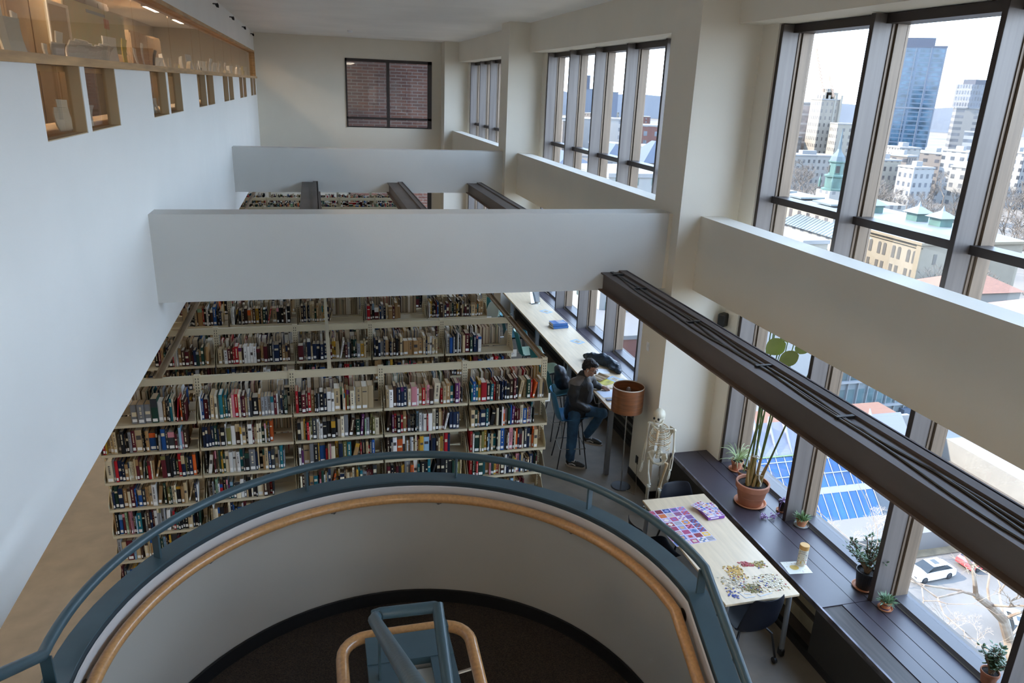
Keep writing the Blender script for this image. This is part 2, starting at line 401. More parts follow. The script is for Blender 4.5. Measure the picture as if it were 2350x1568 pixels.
steel(1.52,8.52,16.83,'middle one of the three steel beams between the two cross beams')
steel(-.30,8.52,16.83,'leftmost of the three steel beams between the two cross beams')
# baseboards at column foot
MB().box(4.13,4.144,8.0,8.71,0,.1).build('baseboard_column', BLACK, kind='structure')
MB().box(4.13,4.40,7.986,8.0,0,.1).build('baseboard_column', BLACK, kind='structure')
# brick court wall beyond the back window
tag(MB().box(-3,8.0,29.0,29.4,-6,12).build('brick_wall', BRICK),'dark red brick wall seen through the far end window','wall')

# ================================================================ ceiling lights, and fill lights added out of view
def ceil_light(x, y, z, lx, ly, s, label, g):
    t = thing('ceiling_light', label, 'ceiling light', (x,y,z), g)
    MB().box(x-lx/2-.03,x+lx/2+.03,y-ly/2-.03,y+ly/2+.03,z-.05,z).build('housing', GREYM, t)
    MB().box(x-lx/2,x+lx/2,y-ly/2,y+ly/2,z-.056,z-.051).build('diffuser', MATS.get('lamp%g'%s) or emit('lamp%g'%s,(1,.87,.70),s), t)
for y in (1.5,4.5,7.5,10.5,13.5,16.5,19.5): ceil_light(-3.6,y,2.42,.3,1.2,LOWL,'fluorescent ceiling light in the low room under the mezzanine','lights under the mezzanine')
for y in (1,4.5,8,11.5,15,18.5,22): ceil_light(-3.1,y,6.5,.3,1.3,OFFL,'fluorescent ceiling light inside the mezzanine office','office ceiling lights')
for x, y in ((0.2,-3.5),(2.6,-3.5),(0.2,-6.5),(2.6,-6.5)): ceil_light(x,y,6.5,.6,1.2,FILLL,'added fill light on the ceiling behind the camera','fill lights added behind the camera')  # unseen lamps added as warm fill for the hall
# hooks high on the left wall, smoke detector
for i, y in enumerate((15.55,18.53,21.69,24.65)):
    h = MB(); h.box(-1.66,-1.60,y-.02,y+.02,6.385,6.405); h.tube([(-1.60,y,6.40),(-1.58,y,6.36),(-1.56,y,6.36)],.03,8)
    tag(h.build('wall_hook', BLACK), ['small dark wall fixture nearest the camera high on the left wall','second small dark wall fixture high on the left wall','third small dark wall fixture high on the left wall','small dark wall fixture nearest the far wall high on the left wall'][i],'wall fixture','fixtures above the ribbon window')
sd = thing('smoke_detector','small white smoke detector on the ceiling above the far window','smoke detector',(1.09,22.4,6.5))
MB().lathe([(.075,0),(.075,-.03),(.05,-.055),(.02,-.06)],16,(1.09,22.4,6.5)).build('body', PAPER, sd, smooth=True)

# ================================================================ stair drum
DX, DY = .335, 2.89
RI, RO = 1.45, 1.555
def drum_path(r, z, n=48, ext=1.6, left=True):
    """from the right descending end, round, to the left ascending end"""
    sl_ = .63; P_ = []
    for i in range(6, 0, -1): d = ext*i/6; P_.append((DX+r, DY-d, z-sl_*d))
    P_ += [(x, y, z) for x, y in arc(DX, DY, r, 0, PI, n)]
    for i in range(1, 7): d = ext*i/6; P_.append((DX-r, DY-d, z+sl_*d))
    return P_
wl = MB()
zt, zb_ = 2.655, 1.5
pi_, po_ = drum_path(RI, zt), drum_path(RO, zt)
n = len(pi_); vs = []
for a, b in zip(pi_, po_):
    zl = min(zb_, a[2]-1.1); vs += [a, b, (b[0],b[1],zl), (a[0],a[1],zl)]
fs = [(i*4+j,(i+1)*4+j,(i+1)*4+(j+1)%4,i*4+(j+1)%4) for i in range(n-1) for j in range(4)]+[(0,1,2,3),((n-1)*4+3,(n-1)*4+2,(n-1)*4+1,(n-1)*4)]
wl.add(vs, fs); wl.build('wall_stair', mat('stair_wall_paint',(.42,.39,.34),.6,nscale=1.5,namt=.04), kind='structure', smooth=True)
# lower part of the drum down to floor
wl = MB(); a_ = arc(DX,DY,RI+.02,0,PI,32); b_ = arc(DX,DY,RO-.01,0,PI,32); wl.prism(a_+b_[::-1],0,1.5).build('wall_stair', WALL, kind='structure', smooth=True)
def frames(path):
    out = []
    for i, p in enumerate(path):
        q0 = Vector(path[max(i-1,0)]); q1 = Vector(path[min(i+1,len(path)-1)]); t = (q1-q0).normalized()
        side = t.cross(Vector((0,0,1))).normalized(); up = side.cross(t).normalized(); out.append((p, side, up))
    return out
gr_ = thing('stair_guard_rail','curved teal steel guard rail with flat cap and pipe handrail on the stair drum','railing',(DX,DY+RI,2.655))
cap = drum_path(1.502, 2.655)
MB().sweep(frames(cap), [(-.055,0),(.058,0),(.058,.015),(-.055,.015)]).build('cap_plate', TEAL, gr_, smooth=True)
MB().sweep(frames(drum_path(1.452, 2.655)), [(-.006,-.05),(.004,-.05),(.004,.004),(-.006,.004)]).build('cap_edge', mat('teal_dark',(.02,.035,.045),.5), gr_, smooth=True)
MB().tube(drum_path(1.525, 2.82, 56), .0245, 12).build('pipe_rail', TEAL, gr_, smooth=True)
for (x, y) in ((1.855,2.89),(1.582,3.803),(.819,4.337),(-.138,4.315),(-.903,3.745),(-1.18,2.89)):
    d = Vector((x-DX,y-DY,0)).normalized(); c = Vector((DX,DY,0))+d*1.515
    MB().cbox((c.x,c.y,2.735),(.012,.045,.15),rz=math.atan2(d.y,d.x)+PI/2).build('post', TEAL, gr_)
# plaster lip and oak handrail
MB().sweep(frames(drum_path(1.443, 2.60)), [(-.008,-.045),(.0,-.05),(.0,.035),(-.008,.03)]).build('trim_3', mat('lip_paint',(.55,.53,.52),.35), kind='structure', smooth=True)
hr = thing('wooden_handrail','round oak handrail curving along the inside of the stair drum wall','handrail',(DX,DY+1.39,2.575))
MB().tube(drum_path(1.385, 2.575, 56), .03, 14).build('rail', OAK, hr, smooth=True)
for a in (0,38,75.5,103,136,176):
    a = math.radians(a); d = Vector((math.cos(a),math.sin(a),0)); c = Vector((DX,DY,2.54))
    m = MB(); m.tube([c+d*1.445,c+d*1.40+Vector((0,0,-.01)),c+d*1.385+Vector((0,0,.01))],.012,8)
    p = c+d*1.443; m.tube([p,p-d*.012],.036,14); m.build('bracket', mat('bracket_metal',(.06,.05,.045),.3,metal=.7), hr, smooth=True)
# landing, skirting, steps
MB().prism(arc(DX,DY,1.445,0,PI,40)+[(DX-1.445,2.0),(DX+1.445,2.0)],1.60,1.73).build('floor', CARPET, kind='structure')
sk = MB(); sk.sweep(frames([(x,y,1.73) for x,y in arc(DX,DY,1.44,0,PI,44)]),[(-.012,0),(.004,0),(.004,.095),(-.012,.095)]); sk.build('baseboard_stair', BLACK, kind='structure', smooth=True)
st = thing('staircase','brown carpeted stair flights either side of the central newel','stairs',(DX,2.0,1.73))
for i in range(5):
    MB().box(DX+.2,DX+1.44,2.0-.28*(i+1),2.0-.28*i,1.60-.175*(i+1),1.73-.175*(i+1)).build('step', CARPET, st)
    MB().box(DX-1.44,DX-.22,2.0-.28*(i+1),2.0-.28*i,1.60+.175*i,1.73+.175*(i+1)).build('step', CARPET, st)
# central newel with its pipe guard and wrapped oak rail
nw = thing('stair_newel','blue painted steel newel between the two flights with worn pipe guard','railing',(.32,2.7,1.73))
b = MB(); b.box(.14,.26,1.9,2.97,1.73,2.56); b.box(.42,.52,1.9,2.97,1.73,2.56); b.box(.26,.42,2.80,2.97,1.73,2.56); b.build('newel_wall', mat('newel_paint',(.42,.42,.40),.5), nw)
cp = MB()
cp.box(.13,.53,2.80,2.98,2.56,2.60); cp.box(.13,.26,1.9,2.80,2.56,2.595); cp.box(.42,.53,1.9,2.80,2.56,2.595); cp.build('cap_plate', TEAL, nw)
MB().box(.26,.42,1.9,2.80,2.30,2.32).build('cap_recess', mat('recess_dark',(.05,.06,.07),.6), nw)  # slot floor in one dark colour
MB().box(.325,.42,2.3,2.76,2.54,2.57).build('cover_plate', mat('dull_plate',(.30,.33,.33),.35,metal=.3), nw)
L = Vector((.155,2.68,2.965)); Rr = Vector((.425,2.63,3.0))
MB().tube([L+Vector((.06,-2.6,1.65)),L+Vector((.03,-1.4,.87)),L+Vector((.0,-.05,.02)),L+Vector((.012,-.008,.0)),L+Vector((.03,0,0))],.026,12).build('pipe_rail', TEALW, nw, smooth=True)
MB().tube([L+Vector((.0,0,0)),L+Vector((.03,.01,.0)),Rr+Vector((-.01,.01,0)),Rr],.026,12).build('pipe_rail', TEALW, nw, smooth=True)
MB().tube([Rr+Vector((0,.012,.012)),Rr+Vector((0,-.06,-.03)),Rr+Vector((.01,-1.4,-.92))],.025,12).build('pipe_rail', TEAL, nw, smooth=True)
MB().box(.175,.185,2.70,2.74,2.595,2.95).build('post', TEAL, nw)
MB().box(.45,.46,2.56,2.60,2.595,2.96).build('post', TEAL, nw)
wr_ = thing('wooden_handrail','oak handrail loop wrapped round the central newel','handrail',(.32,3.1,2.60))
pts = [(.02,1.2,3.36),(.02,2.68,2.56)]
for i in range(7): a = PI-PI/2*i/6; pts.append((.15+.13*math.cos(a),2.93+.13*math.sin(a),2.54))
for i in range(7): a = PI/2-PI/2*i/6; pts.append((.51+.13*math.cos(a),2.93+.13*math.sin(a),2.54))
pts += [(.64,2.68,2.50),(.64,1.6,1.84)]
MB().tube(pts,.03,14).build('rail', OAK, wr_, smooth=True)
for x0, x1, y in ((.02,.14,2.70),(.64,.53,2.78)):
    MB().tube([(x0,y,2.51),(x1,y,2.49)],.009,8).build('bracket', CHROME, wr_)

# ================================================================ library shelving and books
BOOK = vcmat('book_cloth')
U0 = -2.162; BW = .914
LV = [1.895, 1.59, 1.285, .98, .675, .37, .07]       # shelf tops
def upright_mb(x, y):
    m = MB(); m.box(x-.03,x+.03,y-.025,y+.025,0,2.286)
    m.cur = 1
    for i in range(70):
        z = 2.25-i*.032
        for s in (-.012,.012):
            m.box(x+s-.0035,x+s+.0035,y-.0262,y-.025,z-.009,z+.009); 
    for i in range(10):
        z = 2.25-i*.032
        m.box(x+.03,x+.0312,y-.012,y-.005,z-.009,z+.009); m.box(x+.03,x+.0312,y+.006,y+.013,z-.009,z+.009)
    return m
def shelf_mb(x, y, z, s):
    m = MB(); y0, y1 = (y-.25, y-.03) if s < 0 else (y+.03, y+.25)
    m.box(x+.012,x+BW-.012,y0,y1,z-.012,z)
    yf = y0 if s < 0 else y1
    m.box(x+.012,x+BW-.012,yf-.004,yf+.004,z-.028,z)
    for xx in (x+.008, x+BW-.012):
        ya, yb = (y0+.0, y1) if s < 0 else (y1, y0)
        pr = [(ya,z-.028),(yb,z-.028),(yb,z+.16),(ya+(.10 if s<0 else -.10),z+.16),(ya,z+.055)]
        vs = [(xx,a,b) for a,b in pr]+[(xx+.003,a,b) for a,b in pr]
        m.add(vs,[(0,1,2,3,4),(9,8,7,6,5)]+[(i,(i+1)%5,5+(i+1)%5,5+i) for i in range(5)])
    return m
def make_range(y, label, levels=LV):
    t = thing('library_shelving', label, 'bookcase', (U0+2.285,y,0), 'rows of cream library shelving')
    for k in range(6): upright_mb(U0+BW*k, y).build('upright', [SHELF, BLACK], t)
    for k in range(5): MB().box(U0+BW*k+.03,U0+BW*(k+1)-.03,y-.02,y+.02,2.20,2.275).build('top_rail', SHELF, t)
    for s in (-1, 1):
        for z in levels:
            for k in range(5): shelf_mb(U0+BW*k, y, z, s).build('shelf', SHELF, t)
    return t
RY = [7.51+1.58*i for i in range(10)]
make_range(RY[0],'cream double sided bookcase nearest the stair drum')
make_range(RY[1],'cream double sided bookcase directly behind the nearest one')
make_range(RY[2],'cream double sided bookcase, third row back from the stair drum', LV[:4])
for i, nm in zip(range(3, 10), ('fourth row back','fifth row back','sixth row back','seventh row back','eighth row back','ninth row back','rearmost row')):
    make_range(RY[i], 'cream double sided bookcase, %s from the stair drum' % nm, LV[:3] if i < 7 else LV[:2])
# top struts tying the rows together
STRUT = mat('strut_steel',(.30,.21,.12),.45,metal=.3,nscale=3,namt=.3)
for x, lb in ((-1.60,'brown channel strut tying the bookcase tops together at the left end'),(2.375,'brown channel strut along the right ends of the bookcase tops')):
    m = MB(); y0, y1 = RY[0]-.02, RY[9]+.02
    m.box(x-.035,x+.035,y0,y1,2.277,2.281); m.box(x-.035,x-.03,y0,y1,2.281,2.305); m.box(x+.03,x+.035,y0,y1,2.281,2.305)
    tag(m.build('top_strut', [STRUT]), lb, 'strut')
tag(MB().box(.03,.07,RY[0],RY[2],2.277,2.29).build('top_strut', SHELF),'pale timber strut across the bookcase tops near the middle','strut')

PAL = [('beige','b9a480',10),('cream','d8ccb0',9),('tan','96764f',8),('dark brown','3d2a20',8),('black','17171a',12),('navy','16243f',8),('charcoal','34363a',7),
 ('dark green','1e3b31',6),('teal','1c6470',5),('blue','1f4d8c',4),('maroon','541a22',6),('red','a81c26',5),('white','dcdbd8',9),('olive','6d6a3c',4),
 ('grey','84868a',6),('orange','c85a24',2),('mustard','b58a2c',3),('pink','c4828c',2),('purple','5a2a5c',2),('pale blue','88a8c0',2),('pale green','86a88a',1)]
PALW = [p[2] for p in PAL]
def shade(c, f): return tuple(max(0,min(1,x*f)) for x in c)
def book_geo(m, x, y, z, t, h, d, col, s=-1, lean=0., lab=True, ttl=1, simple=False):
    """upright book: spine at y facing s, thickness t along x, height h, depth d"""
    M = Matrix.Translation((x,y,z)) @ Matrix.Rotation(lean,4,'Y')
    if s > 0: M = M @ Matrix.Translation((t,0,0)) @ Matrix.Rotation(PI,4,'Z')
    o = m.x; m.x = M if o is None else o @ M
    pg = (.47,.38,.26) if rnd.random() < .72 else (.68,.64,.56)
    if simple:
        m.col = col; m.box(0,t,0,d,0,h); m.col = pg; m.add([(.002,.004,h+.0006),(t-.002,.004,h+.0006),(t-.002,d-.004,h+.0006),(.002,d-.004,h+.0006)],[(0,1,2,3)])
    else:
        b = min(.0028, t*.12); m.col = col
        m.box(0,b,.002,d,0,h); m.box(t-b,t,.002,d,0,h)
        # rounded spine
        q = [(0,.003),(t*.2,0),(t*.8,0),(t,.003),(t,.006),(0,.006)]
        vs = [(a,c,0) for a,c in q]+[(a,c,h) for a,c in q]; m.add(vs,[(5,4,3,2,1,0),(6,7,8,9,10,11)]+[(i,(i+1)%6,6+(i+1)%6,6+i) for i in range(6)])
        m.col = pg; m.box(b,t-b,.006,d-.004,.003,h-.004)
    a, c = (t*.14, t*.86)
    if lab:
        m.col = (.80,.80,.78); z0 = .012+rnd.random()*.008; lh = min(.032, h*.16)
        m.add([(a,-.0008,z0),(c,-.0008,z0),(c,-.0008,z0+lh),(a,-.0008,z0+lh)],[(0,1,2,3)])
    if ttl:
        lum = sum(col)/3; tc_ = (.68,.60,.42) if lum < .2 else (.08,.07,.07); r = rnd.random()
        if r < .45:     # lettering running down the spine, as small strokes
            zz = h*.88; 
            while zz > h*.36:
                l = rnd.uniform(.004,.014); m.col = tc_
                if rnd.random() < .8: m.add([(t*.36,-.0008,zz-l),(t*.64,-.0008,zz-l),(t*.64,-.0008,zz),(t*.36,-.0008,zz)],[(0,1,2,3)])
                zz -= l+.004
        elif r < .7:
            m.col = shade(tc_,.9); zz = h*rnd.uniform(.6,.85); l = rnd.uniform(.01,.05)
            m.add([(a,-.0008,zz-l),(c,-.0008,zz-l),(c,-.0008,zz),(a,-.0008,zz)],[(0,1,2,3)])
        elif r < .82:
            cc = hexc(rnd.choice(PAL)[1]); m.col = cc; l = h*rnd.uniform(.15,.4)
            m.add([(0,-.0008,h-l),(t,-.0008,h-l),(t,-.0008,h),(0,-.0008,h)],[(0,1,2,3)])
    m.x = o
ORD = 'first second third fourth fifth sixth seventh eighth ninth tenth eleventh twelfth thirteenth fourteenth fifteenth sixteenth seventeenth eighteenth nineteenth twentieth 21st 22nd 23rd 24th 25th 26th 27th 28th 29th 30th 31st 32nd 33rd 34th 35th 36th 37th 38th 39th 40th 41st 42nd'.split()
BAYN = ['leftmost','second','middle','fourth','rightmost']
def hidden_left(x, y, z):
    if x >= -1.66: return False
    t = (1.66+.35)/(abs(x)+.35); return 5.12+(z-5.12)*t > 2.42
n_ind = 0
rest = MB()
def fill(x0, x1, yf, z, s, rowlab=None, fillr=1., hmax=.27, simple=False, pal=None):
    """fill one bay shelf with books"""
    global n_ind
    x = x0+.004; k = 0; base = rnd.uniform(.20,.235); run = 0; end = x0+(x1-x0)*fillr
    P_ = pal or PAL; W_ = [p[2] for p in P_]
    while True:
        if run <= 0:
            run = 1 if rnd.random() < .93 else rnd.randint(2,4); ci = rnd.choices(range(len(P_)),W_)[0]
            rt = rnd.choice([.012,.015,.018,.021,.025,.029,.034,.042]) if rnd.random() < .95 else .06; rh = base+rnd.uniform(-.035,.04)
            rj = rnd.uniform(.7,1.2)
        run -= 1
        t = rt; h = min(rh+rnd.uniform(-.002,.002), hmax); d = min(.20, h*.70+rnd.uniform(-.015,.01))
        lean = 0.
        if x+t > end: break
        r = rnd.random()
        if r < .05 and x+t+.05 < end: lean = rnd.uniform(.06,.28) if rnd.random() < .6 else rnd.uniform(.02,.06)
        col = shade(hexc(P_[ci][1]), rj)
        inset = rnd.uniform(0,.022) if rnd.random() < .8 else rnd.uniform(.02,.05)
        y = yf - s*(inset+.004)
        zz_ = z+.0006+t*math.sin(lean)
        if not hidden_left(x, y, z+h):
            if rowlab and n_ind < 300:
                m = MB(); book_geo(m, 0,0,0, t,h,d,col,s,lean, rnd.random() < .82)
                o = m.build('book', BOOK, fix=False); o.location = (x, y, zz_)
                sz = ('thick ' if t > .04 else 'thin ' if t < .02 else '')+('tall ' if h > .245 else 'short ' if h < .2 else '')
                tag(o, "%s%s book, %s from left in %s bay of nearest bookcase's %s shelf" % (sz, P_[ci][0], ORD[k], rowlab[0], rowlab[1]), 'book', 'books on the nearest bookcase')
                n_ind += 1
            else:
                book_geo(rest, x, y, zz_, t,h,d,col,s,lean, rnd.random() < .82, 1, simple)
        k += not hidden_left(x, y, z+h)
        x += t+.0015+(math.sin(lean)*h+t*(math.cos(lean)-1) if lean > 0 else 0)
FR = {(0,4):.99,(0,2):.93,(0,3):.97,(1,1):.80,(1,3):.93,(2,1):.93,(3,4):.97}
def range_books(i, levels, back=None, labs=False, simple=False, pal=None, fr=None):
    y = RY[i]
    for li in levels:
        for b in range(5):
            f = (fr or {}).get((li,b), rnd.uniform(.94,1.) if rnd.random() < .85 else rnd.uniform(.7,.92))
            fill(U0+BW*b+.03, U0+BW*(b+1)-.03, y-.25, LV[li], -1, (BAYN[b], ['top','second','third','fourth','fifth','sixth','bottom'][li]) if labs else None, f, simple=simple, pal=pal)
    for li in (back or []):
        for b in range(5): fill(U0+BW*b+.03, U0+BW*(b+1)-.03, y+.25, LV[li], 1, None, rnd.uniform(.85,1), simple=simple)
DARKP = [('a','17171a',12),('b','96764f',9),('c','16243f',8),('d','3d2a20',9),('e','b9a480',10),('f','1e3b31',5),('g','541a22',6),('h','dcdbd8',5),('i','1f4d8c',3),('j','a81c26',3),('k','84868a',4),('l','b58a2c',3)]
range_books(0, range(7), (0,1,2), labs=True, fr=FR)
range_books(1, range(4), (0,1), pal=DARKP, fr={(0,4):.55,(0,3):.95,(0,2):.98})
range_books(2, range(3), (0,), pal=DARKP, simple=False, fr={(0,2):.55,(0,3):.6})
range_books(3, range(2), (0,), pal=DARKP, simple=True)
range_books(4, range(1), None, simple=True)
for i in (6,7,8,9): range_books(i, range(3 if i < 7 else 2), (0,), simple=True)
o = rest.build('book_rows', BOOK, fix=False); tag(o, 'packed rows of books filling the rest of the cream bookcases', 'books', kind='stuff')
# end-of-row paper signs
for i, lb in ((0,'nearest'),(1,'second'),(2,'third')):
    t = thing('shelf_sign','small white paper sign on the right end of the %s bookcase' % lb,'sign',(2.66,RY[i]-.13+.5*(i==0),1.66))
    x, y, z = 2.43, RY[i]+.26, 1.62
    MB().box(x,x+.16,y,y+.002,z,z+.105).build('card', PAPER, t)
    m = MB(); m.box(x+.045,x+.115,y-.0008,y,z+.062,z+.068); m.box(x+.035,x+.125,y-.0008,y,z+.045,z+.050); m.box(x+.05,x+.11,y-.0008,y,z+.028,z+.033); m.build('print', mat('ink_grey',(.25,.22,.25),.7), t)
    MB().box(x-.02,x+.02,y+.002,y+.006,z+.01,z+.05).build('clip', GREYM, t)

# ================================================================ long bar table
bt = thing('bar_table','long pale birch bar height table along the middle window bay','table',(4.12,11.9,0))
TX0, TX1, TY0, TY1, TZ = 3.77, 4.45, 8.69, 16.2, 1.03
MB().box(TX0,TX1,TY0,TY1,TZ-.025,TZ).build('tabletop', BIRCH, bt)
MB().box(TX0-.002,TX0,TY0,TY1,TZ-.026,TZ-.001).build('edge_band', OAKT, bt)
for y in (8.73,10.55,12.4,14.25,16.1):
    for x in (TX0+.04,TX1-.05): MB().box(x-.03,x+.03,y-.03,y+.03,0,TZ-.025).build('leg', GREYM, bt)
MB().box(TX0+.03,TX0+.06,TY0+.05,TY1-.05,TZ-.075,TZ-.025).build('apron', GREYM, bt)

# ================================================================ shell chairs
def shell_geo(m, w=.46, seat=.42, back=.40, th=.006):
    """moulded one piece shell, seat at z=0, front edge at +y, back at -y"""
    prof = []
    for i in range(9): prof.append((seat/2-seat*.92*i/8, .012*math.cos(i/8*PI)-.02*(i/8)))      # seat
    prof[0] = (prof[0][0]+.0, prof[0][1]-.02)
    y0, z0 = prof[-1]
    for i in range(1,5): a = PI/2*i/5; prof.append((y0-.07*math.sin(a), z0+.07*(1-math.cos(a))))
    y1, z1 = prof[-1]
    for i in range(1,8): prof.append((y1-.075*i/7-.004*i, z1+back*i/7))
    n = len(prof); U = 10; vs = []
    for i, (y, z) in enumerate(prof):
        v = i/(n-1); ww = w/2*(.86+.16*math.sin(v*PI)) * (1 if v < .85 else math.sqrt(max(0,1-((v-.85)/.17)**2))*.35+.65)
        if i == 0: ww *= .88
        for j in range(U+1):
            u = -1+2*j/U; lift = .055*abs(u)**3*(1-abs(v-.45)*.7) ; fwd = .05*abs(u)**2.4*(1 if v > .5 else 0)
            vs.append((u*ww, y+fwd, z+(lift if v < .62 else lift*.2)))
    fs = [(i*(U+1)+j, i*(U+1)+j+1, (i+1)*(U+1)+j+1, (i+1)*(U+1)+j) for i in range(n-1) for j in range(U)]
    m.add(vs, fs)
def shell_obj(parent, z, inner, outer):
    m = MB(); m.x = Matrix.Translation((0,0,z)); shell_geo(m)
    o = m.build('seat_shell', [inner, outer, outer], parent, smooth=True, fix=False)
    s = o.modifiers.new('s','SOLIDIFY'); s.thickness = .008; s.offset = -1; s.material_offset = 1; s.material_offset_rim = 2
    b = o.modifiers.new('b','SUBSURF'); b.levels = 1; b.render_levels = 1
    return o
def stool(name, label, cat, inner, outer, seatz=.74, grp=None, legs='wire'):
    t = thing(name, label, cat, (0,0,0), grp)
    shell_obj(t, seatz, inner, outer)
    if legs == 'wire':
        for sx in (-1,1):
            for sy in (-1,1):
                m = MB(); m.tube([(sx*.13,sy*.12,seatz-.03),(sx*.16,sy*.15,seatz*.6),(sx*.215,sy*.215,.0)],.0085,8); m.build('leg', BLACK, t, smooth=True)
        k = .185; z = .30
        MB().tube([(-k,-k,z),(k,-k,z),(k,k,z),(-k,k,z)],.007,8,closed=True).build('foot_ring', CHROME, t)
        for a, b in (((-.13,-.12,seatz-.035),(.17,-.165,.48)),((.13,-.12,seatz-.035),(-.17,-.165,.48)),((-.13,.12,seatz-.035),(.17,.165,.48)),((.13,.12,seatz-.035),(-.17,.165,.48))): MB().tube([a,b],.005,6).build('brace_wire', CHROME, t)
        m = MB(); m.box(-.13,.13,-.125,.125,seatz-.035,seatz-.022); m.build('seat_mount', BLACK, t)
    else:
        for sx in (-1,1):
            for sy in (-1,1):
                m = MB(); m.tube([(sx*.10,sy*.10,seatz-.03),(sx*.20,sy*.19,seatz-.12),(sx*.245,sy*.235,.07)],.012,8); lg = m.build('leg', BLACK, t, smooth=True)
                m = MB(); m.x = Matrix.Translation((sx*.245,sy*.235,.032)) @ Matrix.Rotation(PI/2,4,'Y'); m.lathe([(.03,-.014),(.032,-.01),(.032,.01),(.03,.014)],14); m.build('castor', BLACK, lg, smooth=True)
        m = MB(); m.box(-.11,.11,-.11,.11,seatz-.05,seatz-.03); m.build('seat_mount', BLACK, t)
    return t
TEALS = mat('teal_fabric',(.035,.23,.27),.7); LITG = mat('lit_green_shell',(.33,.43,.35),.35)  # light falling on the stool backs is put into the outer shell colour
DTEAL = mat('dark_teal_shell',(.02,.13,.17),.5); BLUES = mat('blue_shell',(.03,.17,.33),.35); BLK = mat('black_shell',(.006,.007,.012),.45,spec=.25)
WHITESH = mat('pale_shell',(.50,.58,.58),.35)
G = 'bar stools along the window table'
proto = stool('bar_stool','teal seated bar stool with pale lit shell, second beyond the man on the long table','stool',TEALS,LITG,grp=G)
proto.location = (3.60,10.98,0); proto.rotation_euler = (0,0,-PI/2+.05)
copy_thing(proto,(3.57,11.88,0),-PI/2-.08,'teal seated bar stool with pale lit shell, beside the two stacked blue books')
copy_thing(proto,(3.55,14.25,0),-PI/2+.15,'pale lit bar stool at the far end of the long table nearest the cross beam')
s2 = stool('bar_stool','dark teal bar stool holding the black backpack beside the man','stool',DTEAL,DTEAL,grp=G); s2.location = (3.52,10.08,0); s2.rotation_euler = (0,0,-PI/2+.1)
copy_thing(s2,(3.55,12.85,0),-PI/2-.15,'dark teal bar stool halfway along the long table, behind the bookcase strut')
s3 = stool('bar_stool','bright blue bar stool the man is sitting on','stool',BLUES,BLUES,grp=G); s3.location = (3.40,9.17,0); s3.rotation_euler = (0,0,-PI/2-.12)
s4 = stool('bar_stool','pale bar stool turned away from the long table behind the second bookcase','stool',WHITESH,WHITESH,grp=G); s4.location = (3.0,13.5,0); s4.rotation_euler = (0,0,1.9)
copy_thing(s4,(2.95,14.9,0),1.5,'pale bar stool by the far bookcase end under the cross beam')
ch = stool('shell_chair','black shell chair tucked under the near end of the puzzle table','chair',BLK,BLK,.44,'black chairs round the puzzle table','castor'); ch.location = (3.79,5.13,0); ch.rotation_euler = (0,0,.10)
copy_thing(ch,(3.915,6.62,0),PI+.02,'black shell chair at the far end of the puzzle table beside the skeleton')
copy_thing(ch,(3.40,6.25,0),-PI/2+.05,'black shell chair at the aisle side of the puzzle table behind the stair rail')

# ================================================================ puzzle table
pt = thing('puzzle_table','pale birch table with jigsaw puzzles beside the near window ledge','table',(3.83,5.87,0))
MB().rbox((3.832,5.87,.7375),(.775,1.86,.025),.004).build('tabletop', BIRCH, pt)
MB().box(4.2195,4.2215,4.945,6.795,.7265,.748).build('edge_band', OAKT, pt)
for x, y in ((3.50,5.0),(4.16,5.0),(3.50,6.74),(4.16,6.74)):
    m = MB(); m.tube([(x,y,.725),(x+(.02 if x > 3.8 else -.02),y,.08)],.025,14); lg = m.build('leg', GREYM, pt, smooth=True)
    m = MB(); m.rbox((x+(.02 if x > 3.8 else -.02),y,.045),(.05,.07,.085),.015); m.build('castor', BLACK, lg)
MB().box(3.47,4.19,4.99,5.02,.69,.725).build('apron', BLACK, pt)
